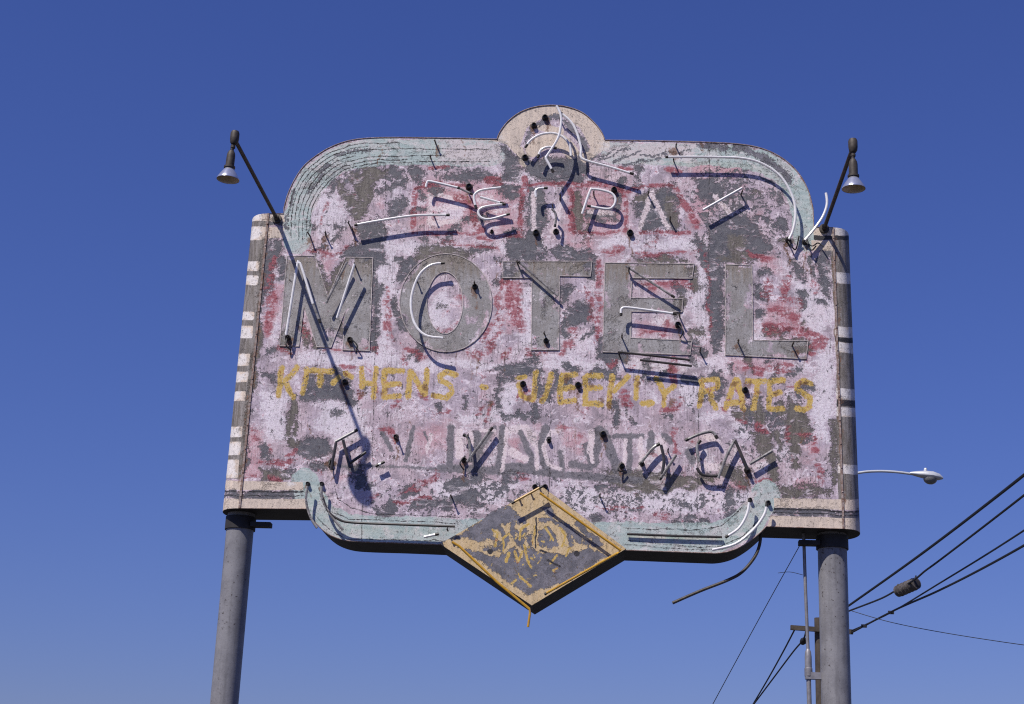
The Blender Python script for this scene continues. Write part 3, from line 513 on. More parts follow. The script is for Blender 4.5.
def paint(me, defaults):
    nv = len(me.vertices); co = np.empty(nv*3, np.float32); me.vertices.foreach_get('co', co); co = co.reshape(-1, 3).astype(float)
    px0, py0 = to_px(co); px, py = px0, py0
    u, v = co[:, 0]*127/13.0, (co[:, 2]+co[:, 1])*127/13.0
    wx = 13*fbm(u, v, 5); wy = 13*fbm(u+71.3, v+33.7, 5)
    FLD = {k: np.full(nv, defaults.get(k, 0.0), np.float32) for k in LAYERS}
    bx0, bx1, by0, by1 = px.min()-8, px.max()+8, py.min()-8, py.max()+8
    WC = {k: (px0+wx*WARP.get(k, 1.0), py0+wy*WARP.get(k, 1.0)) for k in LAYERS}
    for layer, w, soft, pts in S:
        if layer in defaults.get('skip', ()): continue
        px, py = WC[layer]
        m = w + soft
        for a, b in zip(pts[:-1], pts[1:]):
            x0, x1 = min(a[0], b[0])-m, max(a[0], b[0])+m; y0, y1 = min(a[1], b[1])-m, max(a[1], b[1])+m
            if x1 < bx0 or x0 > bx1 or y1 < by0 or y0 > by1: continue
            idx = np.nonzero((px > x0) & (px < x1) & (py > y0) & (py < y1))[0]
            if not len(idx): continue
            qx, qy = px[idx]-a[0], py[idx]-a[1]; dx, dy = b[0]-a[0], b[1]-a[1]
            t = np.clip((qx*dx + qy*dy)/(dx*dx + dy*dy + 1e-9), 0, 1)
            d = np.hypot(qx-t*dx, qy-t*dy)
            FLD[layer][idx] = np.maximum(FLD[layer][idx], np.clip(.5 + (w-d)/soft, 0, 1))
    for layer, soft, pts in G:
        if layer in defaults.get('skip', ()): continue
        px, py = WC[layer]
        xs = [p[0] for p in pts]; ys = [p[1] for p in pts]; m = soft
        idx = np.nonzero((px > min(xs)-m) & (px < max(xs)+m) & (py > min(ys)-m) & (py < max(ys)+m))[0]
        if not len(idx): continue
        X, Yv = px[idx], py[idx]; ins = np.zeros(len(idx), bool); dm = np.full(len(idx), 1e9)
        for i in range(len(pts)):
            a, b = pts[i], pts[(i+1) % len(pts)]
            dx, dy = b[0]-a[0], b[1]-a[1]
            c = ((a[1] > Yv) != (b[1] > Yv)) & (X < dx*(Yv-a[1])/(dy if abs(dy) > 1e-9 else 1e-9) + a[0]); ins ^= c
            t = np.clip(((X-a[0])*dx + (Yv-a[1])*dy)/(dx*dx+dy*dy+1e-9), 0, 1)
            dm = np.minimum(dm, np.hypot(X-a[0]-t*dx, Yv-a[1]-t*dy))
        FLD[layer][idx] = np.maximum(FLD[layer][idx], np.clip(.5 + np.where(ins, dm, -dm)/soft, 0, 1))
    for k in LAYERS:
        at = me.attributes.new('p_'+k, 'FLOAT', 'POINT'); at.data.foreach_set('value', FLD[k])

def np_mesh(name, verts, quads):
    me = bpy.data.meshes.new(name); nv, nq = len(verts), len(quads)
    me.vertices.add(nv); me.vertices.foreach_set('co', np.asarray(verts, np.float32).ravel())
    me.loops.add(nq*4); me.loops.foreach_set('vertex_index', np.asarray(quads, np.int32).ravel())
    me.polygons.add(nq); me.polygons.foreach_set('loop_start', np.arange(0, nq*4, 4, dtype=np.int32)); me.polygons.foreach_set('loop_total', np.full(nq, 4, np.int32))
    me.update(calc_edges=True); me.validate(); return me

def sheet(name, poly, y, step, parent, defaults, hole=None):
    """flat sheet filling the outline poly [(x,z)], finely gridded, its border snapped to the outline"""
    pol = np.array(poly); x0, z0 = pol.min(0)-step; x1, z1 = pol.max(0)+step
    nx, nz = int((x1-x0)/step)+1, int((z1-z0)/step)+1
    gx, gz = np.meshgrid(x0+np.arange(nx+1)*step, z0+np.arange(nz+1)*step)
    cx, cz = (gx[:-1, :-1]+step/2).ravel(), (gz[:-1, :-1]+step/2).ravel()
    ins = np.zeros(cx.shape, bool)
    edges = [(pol[i], pol[(i+1) % len(pol)]) for i in range(len(pol))]
    if hole: hp = np.array(hole); edges += [(hp[i], hp[(i+1) % len(hp)]) for i in range(len(hp))]
    for a, b in edges:
        dz = b[1]-a[1]
        if abs(dz) < 1e-12: continue
        ins ^= ((a[1] > cz) != (b[1] > cz)) & (cx < (b[0]-a[0])*(cz-a[1])/dz + a[0])
    cell = np.nonzero(ins)[0]; r, c = cell // nx, cell % nx; k = nx+1
    q = np.stack([r*k+c, r*k+c+1, (r+1)*k+c+1, (r+1)*k+c], 1)
    I = ins.reshape(nz, nx); pad = np.zeros((nz+2, nx+2), int); pad[1:-1, 1:-1] = I
    cnt = pad[:-1, :-1]+pad[1:, :-1]+pad[:-1, 1:]+pad[1:, 1:]
    V = np.stack([gx.ravel(), np.full(gx.size, y), gz.ravel()], 1)
    bd = np.nonzero(((cnt > 0) & (cnt < 4)).ravel())[0]
    bxz = V[bd][:, [0, 2]]; best = np.full(len(bd), 1e9); bp = bxz.copy()
    for a, b in edges:
        d = b-a
        t = np.clip(((bxz-a) @ d)/(d @ d + 1e-12), 0, 1); pr = a + t[:, None]*d; ds = np.hypot(*(bxz-pr).T)
        m = ds < best; best[m] = ds[m]; bp[m] = pr[m]
    V[bd, 0] = bp[:, 0]; V[bd, 2] = bp[:, 1]
    used = np.unique(q); remap = np.full(len(V), -1); remap[used] = np.arange(len(used))
    me = np_mesh(name, V[used], remap[q]); paint(me, defaults)
    return link(name, me, parent, [M['paint']])

def xz(px, py, y=0.0):
    p = P(px, py, y); return (p.x, p.z)
def curve_xz(pts, y=0.0, n=6): return [(p.x, p.z) for p in smooth([P(a, b, y) for a, b in pts], n)]

# ================================================================== ground
g = mesh('ground', [(-2500, -2500, 0), (2500, -2500, 0), (2500, 2500, 0), (-2500, 2500, 0)], [[0, 1, 2, 3]], None, M['ground']); tag(g, kind='structure')

# ================================================================== the motel sign
D = 0.42
sc0 = P(545, 510, D/2)
sign = empty('motel_sign', (sc0.x, D/2, sc0.z), 'big derelict motel signboard with peeling pink paint, broken neon and a diamond at the bottom', 'motel sign')

SLt, SLb = (268.5,213.5), (239.5,508.3)      # seam of the left end panel
SRt, SRb = (833,227.5), (843.5,528.8)
PL = [xz(*SLt)] + [xz(284,213.8)]
PL += curve_xz(topL[2:]) + curve_xz(topR[:-1]) + [xz(814,227)] + [xz(*SRt), xz(*SRb)] + curve_xz(botR) + curve_xz(botL) + [xz(*SLb)]
PL[1] = xz(283.6, 213.8)
face = sheet('sign_face', PL, 0.0, 0.0062, sign, {'pink': 1.0, 'skip': ('tan',)})
# returns (edge sheet) and back
def ring_wall(name, poly, y0, y1, mat, parent):
    n = len(poly); v = [(x, y0, z) for x, z in poly] + [(x, y1, z) for x, z in poly]
    f = [[i, (i+1) % n, n+(i+1) % n, n+i] for i in range(n)]
    return mesh(name, v, f, parent, mat, True)
ring_wall('edge_panel', PL, 0.0, D, M['dark'], sign)
bk = bmesh.new(); vs = [bk.verts.new((x, D, z)) for x, z in PL]; bf = bk.faces.new(vs); bmesh.ops.triangulate(bk, faces=[bf])
bme = bpy.data.meshes.new('back_panel'); bk.to_mesh(bme); bk.free(); link('back_panel', bme, sign, [M['dark']])
# worn lip along the outline
lip = MB(); lp = [Vector((x, -0.001, z)) for x, z in PL]; ca, cb = xz(497,139.2), xz(605,140.2)
ia = min(range(len(lp)), key=lambda i: abs(lp[i].x-ca[0])+abs(lp[i].z-ca[1])); ib = min(range(len(lp)), key=lambda i: abs(lp[i].x-cb[0])+abs(lp[i].z-cb[1]))
lip.tube(lp[ib:] + lp[:ia+1], 0.0045, 6); lip.build('edge_lip', M['rusttrim'], sign)

def end_panel(top, bot, width, side):
    a, b = P(*top), P(*bot); zt, zb = a.z, b.z; nz = 420; na = 30
    V = []; 
    for i in range(nz+1):
        t = i/nz; x = b.x + (a.x-b.x)*t; z = zb + (zt-zb)*t
        for k in range(na+1):
            an = math.pi*k/na
            V.append((x + side*width*math.sin(an)**.85, D/2 - D/2*math.cos(an), z))
    q = []
    for i in range(nz):
        for k in range(na):
            u = i*(na+1)+k; q.append((u, u+1, u+na+2, u+na+1) if side > 0 else (u+1, u, u+na+1, u+na+2))
    me = np_mesh('end_panel', V, q); paint(me, {'pink': 1.0, 'skip': ('tan', 'turq', 'red')})
    me.polygons.foreach_set('use_smooth', [True]*len(me.polygons))
    o = link('end_panel', me, sign, [M['paint']])
    for base, nm in ((0, 'bottom_cap'), (nz*(na+1), 'top_cap')):
        mesh(nm, V[base:base+na+1], [list(range(na+1))], o, M['dark'])
    t = MB(); t.box(((a.x+b.x)/2, -0.004, (zt+zb)/2), .016, .007, zt-zb, Matrix.Rotation(math.atan2(a.x-b.x, zt-zb), 3, 'Y'))
    for k in range(13):
        f = (k+.5)/13; t.lathe([(.006, 0), (.005, .004), (.001, .005)], (b.x+(a.x-b.x)*f, -.0075, zb+(zt-zb)*f), (0, -1, 0), 8)
    t.build('seam_trim', M['rusttrim'], sign, False)
end_panel(SLt, SLb, 0.175, -1)
end_panel(SRt, SRb, 0.150, 1)

# crest disc
crest = curve_xz([(497,139.5),(500,132),(508,121.5),(520,112.5),(534,107.3),(550,105.4),(566,106.8),(582,112.5),(594,122.5),(601.5,132),(605,140.5)], 0, 5)
crest += curve_xz([(603,150),(594,163),(578,174),(558,179),(538,177),(520,168),(507,155),(499,146)], 0, 5)
cd = sheet('crest_disc', crest, -0.0012, 0.005, sign, {'pink': 1.0, 'skip': ('tan', 'turq')})
ring_wall('disc_edge', crest, -0.0012, D-.02, M['dark'], cd)
cl = MB(); lp = [Vector((x, -0.004, z)) for x, z in crest]; cl.tube(lp[:50], 0.0045, 6); cl.build('disc_lip', M['rusttrim'], cd)
# diamond
dz = [xz(*p) for p in DIA]
dd = []
for i in range(4):
    a, b = Vector(dz[i]), Vector(dz[(i+1) % 4]); dd += [tuple(a.lerp(b, k/8)) for k in range(8)]
dia = sheet('diamond_panel', dd, -0.03, 0.0045, sign, {'pink': 1.0, 'skip': ('turq', 'red', 'grey', 'olive', 'rose', 'white', 'mottle', 'cream')})
ring_wall('diamond_edge', dd, -0.03, D-.01, M['dark'], dia)
bkd = MB(); bkd.add([(x, D-.01, z) for x, z in dd], [list(range(len(dd)))]); bkd.build('diamond_back', M['dark'], dia, False)

# ---- big trough letters
def offset(poly, d):
    n = len(poly); out = []
    area = sum(poly[i][0]*poly[(i+1) % n][1]-poly[(i+1) % n][0]*poly[i][1] for i in range(n)); sgn = 1 if area > 0 else -1
    for i in range(n):
        p0, p1, p2 = (Vector(poly[(i+k-1) % n]) for k in range(3))
        e1 = (p1-p0).normalized(); e2 = (p2-p1).normalized(); n1 = Vector((e1.y, -e1.x))*sgn; n2 = Vector((e2.y, -e2.x))*sgn
        m = (n1+n2); m = m.normalized() if m.length > 1e-6 else n1
        out.append(tuple(p1 + m*(d/max(.35, m.dot(n1)))))
    return out
LIP = simple('worn letter rim', (.56, .49, .47), (.26, .22, .21), 20, .6, rust=(.15, .12, .10), rust_amt=.62)
def dense(pl):
    out = []
    for i in range(len(pl)):
        a, b = Vector(pl[i]), Vector(pl[(i+1) % len(pl)]); k = max(1, int((b-a).length/.02)); out += [tuple(a.lerp(b, q/k)) for q in range(k)]
    return out
def letter(ch, poly, hole=None):
    o = sheet('channel_letter', dense(poly), -.004, .006, sign, {'pink': 1.0, 'metal': 1.0, 'skip': ('tan', 'turq', 'yellow')}, dense(hole) if hole else None)
    o['label'] = 'bare grey metal letter ' + ch
    rim = MB()
    for pl in [poly] + ([hole] if hole else []):
        A, B = offset(pl, .003), offset(pl, -.003); n = len(pl); y0, y1 = -.002, -.0072
        V = [(x, y1, z) for x, z in A] + [(x, y1, z) for x, z in B] + [(x, y0, z) for x, z in A] + [(x, y0, z) for x, z in B]
        Fq = []
        for i in range(n):
            j = (i+1) % n; Fq += [[i, j, n+j, n+i], [i, 2*n+i, 2*n+j, j], [n+i, n+j, 3*n+j, 3*n+i]]
        rim.add(V, Fq)
    rim.build('letter_rim', LIP, o, False)
letter('M', [xz(*p) for p in [(287,256.5),(315,256),(328,297),(346,257.5),(373,258),(369.5,351),(343,350),(345,312),(331,347.5),(317,347),(304,306),(299,346.5),(280,346)]])
ell = lambda cx, cy, rx, ry, n=48: [xz(cx+rx*math.cos(2*math.pi*k/n), cy+ry*math.sin(2*math.pi*k/n)) for k in range(n)]
letter('O', ell(446,303,46,49), ell(445,303,18,31))
letter('T', [xz(*p) for p in [(503,261.5),(592,261.5),(590.5,276.5),(559.5,276),(559,350),(531.5,350),(532,278),(503,278)]])
letter('E', [xz(*p) for p in [(605,263),(694,264),(692,278.5),(632,278),(631,298),(683,299),(682,312),(631,311.5),(631,338),(692,341),(690,355),(603,352)]])
letter('L', [xz(*p) for p in [(725.5,264.5),(752,265.5),(753,340.5),(808,341),(806,359),(725.5,355)]])

# ---- neon tubes: each broken length is a part of the sign
NS = 0.075
RC = random.Random(3)
def neon(mat, pts, s=NS, r=.0085, corner=False, drop=None):
    V = [P(x, y, -(s if not isinstance(s, (list, tuple)) else s[i])) for i, (x, y) in enumerate(pts)]
    if not corner: V = smooth(V, 5)
    if drop:   # end bent back into the sheet
        e = V[-1]; V = V + [e + Vector((0, s*.4, -.004)), Vector((e.x, -.002, e.z-.008))]
    m = MB(); m.tube(V, r, 8); o = m.build('neon_tube', mat, sign)
    if mat is not M['tubedark'] and len(pts) > 1:
        for e, f in ((V[0], V[1]), (V[-1], V[-2])):
            if RC.random() < .55:
                k = MB(); k.tube([e-(f-e).normalized()*.006, e+(f-e).normalized()*RC.uniform(.012, .028)], r*1.12, 8); k.build('tube_cap', M['socket'], o)
    return o
TT = 0
tw, tg, td, ty = M['tube'], M['tubegrey'], M['tubedark'], M['tubeyellow']
NEON = [(tw, [(355,225),(380,220.5),(415,215.5),(449,215)]), (tw, [(426,187),(427,183),(431,181.5),(459,188)]), (tg, [(459,188),(472,194)]),
 (tw, [(501,187.5),(482,190),(475,194),(474,199),(476,208)]), (tw, [(505,204),(486,206.5),(479,210),(479,215),(483,218.5),(491,219),(509,214)]), (tw, [(480,197),(503,203.5)]),
 (tw, [(536,197),(535.5,191),(539,188.5),(547,188)]), (tg, [(552,209),(556,215),(555,226)]), (tw, [(582,214),(590,191),(593,189.2),(600,189.8),(611,193),(615.5,199),(613.5,206),(607,209),(588,206)]),
 (tw, [(556.5,105.8),(560.5,114),(561,124),(557.5,139),(545.5,158)], .16), (tw, [(545.5,158),(553,171.5)], .17), (tw, [(525.5,147),(531,140),(541,134.5),(553,133.2),(563,137),(569.5,145),(571,156)]),
 (tw, [(561,113),(571,122),(577,133),(581,148),(581,157),(588,161),(610,167),(633,174)]), (tw, [(538,157),(541,150),(548,147),(556,148)]),
 (tw, [(666,157),(710,157),(744,158.5),(765,165),(782,178),(793,198),(795.5,215),(793,230),(789,239)]), (tw, [(703,210),(742,188)]), (tw, [(826,193),(827,204),(823,216),(815,228),(805,240)]),
 (tw, [(286,335),(297,267),(299,263.5),(301.5,267),(313,304)]), (tg, [(313,304),(320,322)]), (tw, [(337,318),(354.5,264)], [.07,.11]), (tg, [(326,303),(347,262)]),
 (tw, [(444,263),(430,265.5),(418,277),(411,300),(414,322),(425,335),(443,338)], [.085,.085,.088,.095,.105,.118,.128]), (tg, [(519,262),(558,296)], .045), (tg, [(626,266),(674,297)], .06), (tw, [(621,315),(621.5,309),(626,307.5),(640,309),(676,314)]),
 (td, [(618,352),(655,356),(690,360)]), (td, [(640,360),(692,366)]), (tg, [(335,442),(357,430)]), (td, [(336,443),(331,470)]), (td, [(343,440),(350,468)]), (tw, [(376,466),(384,462)]), (td, [(350,463),(366,452)]),
 (tg, [(467,462),(492,428)]), (tg, [(464,435),(469,440),(471,462)]), (tg, [(640,464),(652,449),(659,444)]), (tg, [(660,479),(676,455)]), (td, [(661,445),(664,460),(662,474)]),
 (tg, [(700,441),(697,447),(699,462)]), (tg, [(686,440),(700,434),(712,432),(717,438)]), (tg, [(718,478),(727,455),(735,440)]), (td, [(735,440),(748,470)]), (tg, [(750,464),(772,451)]), (td, [(697,468),(703,475),(718,476)]),
 (tg, [(308,484),(306,500),(310,516),(317,528)]), (tg, [(322,484),(322,498),(330,514),(343,530)]), (td, [(323,498),(328,511),(338,519),(352,522.5),(400,524.5),(455,526.5)]), (td, [(627,534),(680,536),(722,537)]), (tw, [(726,537),(739,528),(747,514),(749.5,500)]), (tw, [(712,550),(735,544),(753,530),(764,515),(767,504)]),
 (tw, [(424,537),(438,534)]), (ty, [(512,503),(542,486.5)]), (ty, [(540,493),(621,550.5),(617,553.5),(545,594)]), (ty, [(452,542),(459,546),(497,582),(529.5,609),(530,613),(528,627)])]
for i, (m, p, *ss) in enumerate(NEON):
    yel = m is ty
    low = m in (td,) and p[0][1] > 515
    s = NS + (.03 if yel else 0) - (.052 if low else 0)
    if 425 < p[0][1] < 482: s = .05
    if ss: s = ss[0]
    neon(m, p, s, (.012 if 425 < p[0][1] < 482 else .0095) if m is not tw else .0105, corner=yel)
# tube supports: short rusty pegs standing out of the sheet
for x, y in ((436,144),(431,159),(676,147),(674,162),(648,195),(670,221),(594,196),(560,120),(418,283),(518,265),(629,272),(545,335),(622,338),(738,343),(792,346),(475,286),(356,268),(353,231),(434,216),(467,190),(452,498),(448,531),(741,195),(398,440),(468,438),(668,452),(745,466),(289,340),(352,342),(310,236),(326,236),(350,226),(539,489),(520,500),(531,494),(620,357),(700,352),(600,497),(680,318),(560,200),(553,208)):
    a = P(x, y, 0.0 if not (440 < x < 626 and y > 500) else -.03)
    m = MB(); L = random.uniform(.055, .08); e = a + Vector((random.uniform(-.006, .006), -L, random.uniform(-.006, .006)))
    m.tube([a, a.lerp(e, .8), e], [.006, .006, .0075], 7); e2 = e + Vector((.004, -.004, .014)); m.tube([e, e2], .0035, 5)
    m.build('tube_support', M['rustpeg'], sign)
# electrode sockets
for x, y, r in ((469,187,.024),(536,233,.022),(630,233,.022),(614,190,.020),(345,382,.020),(523,384,.02),(578,385,.02),(745,390,.02),(546,341,.018),(475,287,.02),(678,325,.02),(545,118,.022),(534,126,.02),(525,158,.022),(288,338,.02),(350,340,.02),(331,462,.016),(464,460,.018),(622,466,.018),(642,464,.016),(747,470,.02),(396,437,.016),(603,434,.02),(549,441,.014),(535,487,.018),(545,487,.018),(788,240,.02),(805,242,.022),(308,484,.014),(322,484,.014),(750,500,.014),(768,503,.016),(492,232,.012),(556,232,.02)):
    a = P(x, y, 0.0); m = MB()
    m.lathe([(r*1.25, 0), (r*1.25, .006), (r, .007), (r*.95, .03), (r*.7, .033), (r*.62, .02)], a, (0, -1, 0), 14); m.build('electrode_socket', M['socket'], sign)
# loose wires at the broken ends
for pts in ([(788,241),(792,247),(796,249),(799,236)],[(805,241),(812,246),(818,243),(824,247)],[(806,238),(811,250),(816,246)],[(331,458),(329,466),(334,470)],[(465,456),(460,463),(464,470)],[(622,462),(618,470),(626,472)],[(350,338),(357,345),(356,353)],[(288,336),(286,345),(291,350)],[(676,322),(683,331),(680,338)]):
    m = MB(); m.tube(smooth([P(x, y, -.02-.03*(k % 2)) for k, (x, y) in enumerate(pts)], 5), .0055, 6); m.build('loose_wire', M['wire'], sign)
m = MB(); m.tube(smooth([P(761,530,.08), P(759.5,545,.06), P(754,558,.05), P(742,572,.05), P(728,580,.05), P(700,591,.05), P(672.5,603,.05)], 6), .012, 8); m.build('hanging_conduit', M['arm'], sign)

# ================================================================== posts
def sign_post(px_t, py_t, px_b, py_b, r, label, flip):
    a = P(px_t, py_t, D/2); b0 = P(px_b, py_b, D/2)
    e = empty('sign_post', (a.x, D/2, 0), label, 'post', 'posts under the motel sign')
    m = MB(); m.lathe([(r, 0.0), (r, .6), (r, 2.0), (r, a.z+.06)], (a.x, D/2, 0), (0, 0, 1), 40); m.build('pole', M['post'], e)
    m = MB(); m.lathe([(r+.012, 0), (r+.012, .10)], (a.x, D/2, a.z-.09), (0, 0, 1), 40); m.build('collar', M['dark'], e)
    m = MB(); m.box((a.x+flip*(r+.07), D/2-.05, a.z-.055), .16, .08, .035); m.build('bracket', M['dark'], e, False)
    m = MB(); m.lathe([(r+.16, 0), (r+.16, .02), (r+.02, .02), (r+.012, .05)], (a.x, D/2, 0), (0, 0, 1), 32); m.build('base_plate', M['dark'], e)
sign_post(241, 519, 229, 680, .107, 'grey steel pole under the left end of the sign, clear of any wires', 1)
sign_post(832, 538, 835, 680, .110, 'grey rust-specked steel pole under the right end of the sign, beside a thin conduit', -1)

# conduit beside the right post
ct = P(803, 530, D/2); cb = P(809, 700, D/2)
ce = empty('electrical_conduit', (cb.x, D/2, 0), 'thin metal conduit running down from the sign beside its right pole', 'conduit')
m = MB(); m.tube([P(803.5,530,D/2), P(805.5,590,D/2), P(808,650,D/2)], .013, 10); m.build('pipe', M['galv'], ce)
f0 = P(808,649,D/2); m = MB(); m.lathe([(.013,0),(.022,-.02),(.026,-.06),(.026,-.14),(.03,-.145),(.03,-.2),(.02,-.21)], f0, (0,0,1), 16); m.build('coupling', M['galv'], ce)
m = MB(); m.tube([f0+Vector((0,0,-.2)), Vector((f0.x+.02, D/2, 0))], .018, 10); m.build('pipe', M['galv'], ce)
m = MB(); m.box(P(814,676,D/2), .13, .05, .05); m.build('pipe_clamp', M['galv'], ce, False)

# ================================================================== floodlights on their arms
def floodlight(base, tip_px, s, label, tilt):
    b = P(*base); t = P(tip_px[0], tip_px[1], -s)
    e = empty('floodlight', b, label, 'floodlight', 'floodlights on arms over the sign')
    m = MB(); m.tube([b + Vector((0, .0, 0)), b.lerp(t, .5), t + (t-b).normalized()*.02], .0155, 12); m.build('arm', M['arm'], e)
    m = MB(); m.lathe([(.04, 0), (.04, .014), (.022, .016), (.022, .05)], b, (t-b).normalized(), 16); m.build('arm_flange', M['arm'], e)
    ax = Vector((0.0, 0.03, 1)).normalized()
    m = MB(); m.lathe([(.020, -.045), (.030, -.03), (.034, .0), (.034, .045), (.028, .062), (.012, .068)], t, ax, 16); m.build('junction_box', M['arm'], e)
    n0 = t + Vector((-.012*tilt, 0, -.045)); n1 = n0 + Vector((-.018*tilt, 0, -.075))
    m = MB(); m.tube([n0+Vector((0, 0, .02)), n0, n1], [.017, .014, .013], 10); m.lathe([(.018, 0), (.018, .018)], n0-Vector((0, 0, .03)), (0, 0, 1), 12); m.build('swivel', M['arm'], e)
    d = Vector((-.07*tilt, .02, -1)).normalized()
    m = MB(); m.lathe([(.02, -.02), (.029, 0), (.032, .02), (.033, .10), (.042, .105), (.042, .118), (.03, .12)], n1, d, 20); m.build('socket', M['arm'], e)
    q = n1 + d*.118
    m = MB(); m.lathe([(.030, 0), (.040, .015), (.060, .045), (.078, .075), (.084, .088), (.085, .094)], q, d, 28, cap=False); m.build('reflector', M['silver'], e)
    m = MB(); m.lathe([(.0845, .092), (.075, .096), (.04, .101), (.001, .103)], q, d, 28, cap=False); m.build('bulb_face', M['bulbface'], e)
floodlight((277, 219), (234.5, 139), 1.24, 'dark arm with silver floodlight reaching out over the left shoulder of the sign', .45)
floodlight((824, 229), (853, 147), 1.24, 'dark arm with silver floodlight reaching out over the right shoulder of the sign', .1)

# ================================================================== street furniture behind
YS = 27.0
sp = P(834, 480, YS); hp = P(925, 478.5, YS)
sl_ = empty('street_lamp', (sp.x, YS, 0), 'pale cobra-head street lamp on a thin curved arm beyond the right edge of the sign', 'street lamp')
top = P(834, 486, YS)
m = MB(); m.tube([(sp.x, YS, 0), (sp.x, YS, 2), (sp.x, YS, top.z)], [.11, .10, .075], 14); m.build('pole', M['alu'], sl_)
m = MB(); m.tube(smooth([P(834,489,YS), P(846,477,YS), P(860,472.6,YS), P(878,471.2,YS), P(896,472,YS), P(912,474,YS)], 6), .033, 10); m.build('arm', M['alu'], sl_)
def lamp_head(parent):
    a, b = P(910, 473.5, YS), P(943, 478.5, YS); ax = (b-a); L = ax.length; ax.normalize(); up = Vector((0, -.0, 1)); up = (up-ax*up.dot(ax)).normalized(); sd = ax.cross(up)
    prof = [(0, .05, .04), (.08, .075, .06), (.22, .10, .09), (.45, .16, .125), (.68, .18, .135), (.88, .13, .10), (1.0, .03, .03)]
    V = []; n = 16
    for t, w, h in prof:
        for k in range(n):
            an = 2*math.pi*k/n; c, s_ = math.cos(an), math.sin(an); V.append(a + ax*(t*L) + sd*(w*c) + up*(h*s_*(1.0 if s_ > 0 else .55)))
    Fq = [[i*n+k, i*n+(k+1) % n, (i+1)*n+(k+1) % n, (i+1)*n+k] for i in range(len(prof)-1) for k in range(n)] + [list(range(n))[::-1], [(len(prof)-1)*n+k for k in range(n)]]
    mesh('lamp_head', V, Fq, parent, M['alu'], True)
    c = a + ax*(.62*L) - up*.05
    m = MB(); m.lathe([(.17, 0), (.165, .05), (.13, .10), (.07, .135), (.005, .145)], c, -up, 20); m.build('lens', M['lens'], parent)
    m = MB(); m.lathe([(.04, 0), (.04, .06), (.03, .075)], a + ax*(.45*L) + up*.12, up, 12); m.build('photocell', M['alu'], parent)
lamp_head(sl_)

YP = 38.0
pt = P(818.5, 618, YP)
up_ = empty('utility_pole', (pt.x, YP, 0), 'brown wooden utility pole with a crossarm, mostly hidden behind the right sign pole', 'utility pole')
m = MB(); m.tube([(pt.x, YP, 0), (pt.x, YP, pt.z*.5), (pt.x, YP, pt.z)], [.17, .15, .13], 16); m.build('pole', M['wood'], up_)
a, b = P(790.5, 627.5, YP-.2), P(853, 632, YP-.2)
m = MB(); m.box((a+b)/2, (b-a).length, .12, .14, Matrix.Rotation(-math.atan2(b.z-a.z, b.x-a.x), 3, 'Y')); m.build('crossarm', M['wood'], up_, False)
def cable(pts, r, label, cat='cable', sag=0.0, name='overhead_cable', mat=None, group='overhead cables behind the sign'):
    V = [P(x, y, d) for x, y, d in pts]
    V = smooth(V, 10) if len(V) > 2 else [V[0].lerp(V[1], k/16) - Vector((0, 0, sag*4*(k/16)*(1-k/16))) for k in range(17)]
    m = MB(); m.tube(V, r, 7); o = m.build(name, mat or M['wire'], None); tag(o, label, cat, group); return o
cable([(822,624,37.8),(849,605.5,36),(920,555,29),(1000,494,22),(1110,406,15)], .034, 'uppermost thick black cable rising to the right of the right sign pole')
cable([(822,622,37.8),(849,611,36),(880,599,33),(896,590.5,31.5),(914,580,30),(925,571,29),(940,560,28),(1000,514,23),(1110,428,16)], .026, 'black cable carrying the cylindrical splice case right of the right sign pole')
cable([(851,631,37.8),(890,613,34),(940,583,29),(1000,546,23.5),(1110,474,16)], .022, 'thinner third black cable down, starting from the end of the crossarm')
cable([(851,633,37.8),(895,610,33),(940,590,29),(1000,559,23.5),(1110,496,16)], .028, 'lowest thick black cable sloping up from the end of the crossarm')
cable([(852,611,34),(890,622,33),(940,632,31),(1010,643,29),(1100,655,27)], .010, 'hair-thin dark wire sloping gently down to the right behind the thick cables')
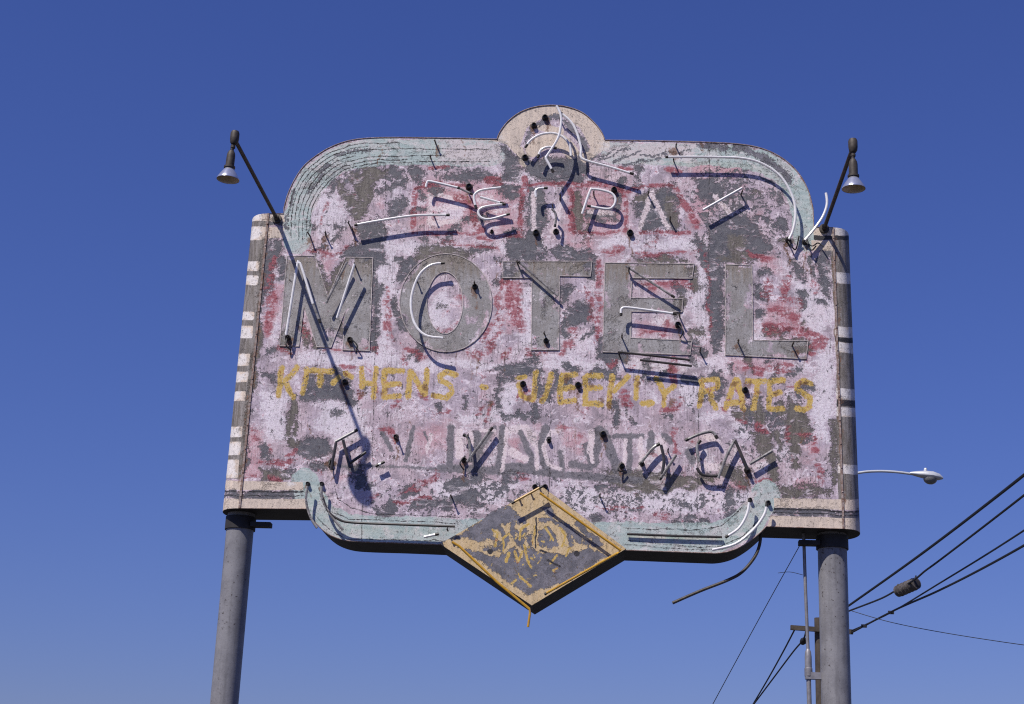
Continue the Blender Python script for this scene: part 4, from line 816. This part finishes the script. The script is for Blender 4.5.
cable([(795,629,37.8),(783,652,41),(768,679,45),(752,706,49)], .026, 'left of two black service wires dropping from the crossarm to the bottom edge')
cable([(806,631,37.8),(803,640,38.5),(793,652,41),(772,680,45),(751,708,49)], .026, 'right of two black service wires dropping from the crossarm, bulging near its top')
cable([(800,545,30),(765,608,31),(728,676,32),(700,728,33)], .011, 'hair-thin guy wire slanting down left of the conduit, under the sign')
cable([(778,573,32),(790,572,32),(803,575,32)], .008, 'short stray hair of wire crossing the thin guy wire', name='stray_wire')
for q in (P(891,612.5,33.9), P(864,626,36)):
    m = MB(); m.box(q, .16, .07, .09); tag(m.build('cable_clamp', M['wire'], None, False), 'small black clamp joining the two lowest cables' if q.y < 35 else 'small black clamp on the lowest cable close to the crossarm', 'clamp')
# splice case hung on the second cable
c0, c1 = P(897.5, 591.5, 31), P(917, 583, 30.4); ax = (c1-c0)
sc = empty('splice_case', (c0+c1)/2, 'dark ribbed cylindrical splice case slung under an overhead cable', 'splice case')
L = ax.length; pr = [(.13, 0), (.155, .01)]
for k in range(1, 6): pr += [(.155, L*k/6-.02), (.168, L*k/6-.015), (.168, L*k/6+.015), (.155, L*k/6+.02)]
pr += [(.155, L-.01), (.11, L)]
m = MB(); m.lathe(pr, c0, ax, 20); m.build('case', M['splice'], sc)
m = MB(); m.lathe([(.12, L+.001), (.10, L+.012), (.05, L+.014)], c0, ax, 20); m.build('end_plate', M['dark'], sc)
for px_, py_, q in ((898,586,c0.lerp(c1,.12)),(916,577.5,c0.lerp(c1,.88))):
    m = MB(); m.tube([q+Vector((0,0,.1)), P(px_,py_,30.8)+Vector((0,0,.04))], .022, 8); m.build('hanger', M['wire'], sc)
# bulge on the service wire
bq = P(803.5, 641, 38.5); ih = MB(); ih.lathe([(.03, -.2), (.09, -.15), (.11, 0), (.08, .14), (.03, .2)], bq, (P(810,634,38)-P(797,652,40)), 12); o = ih.build('wire_connector', M['wire'], None); tag(o, 'dark bulging connector hanging under the crossarm just left of the conduit', 'connector')
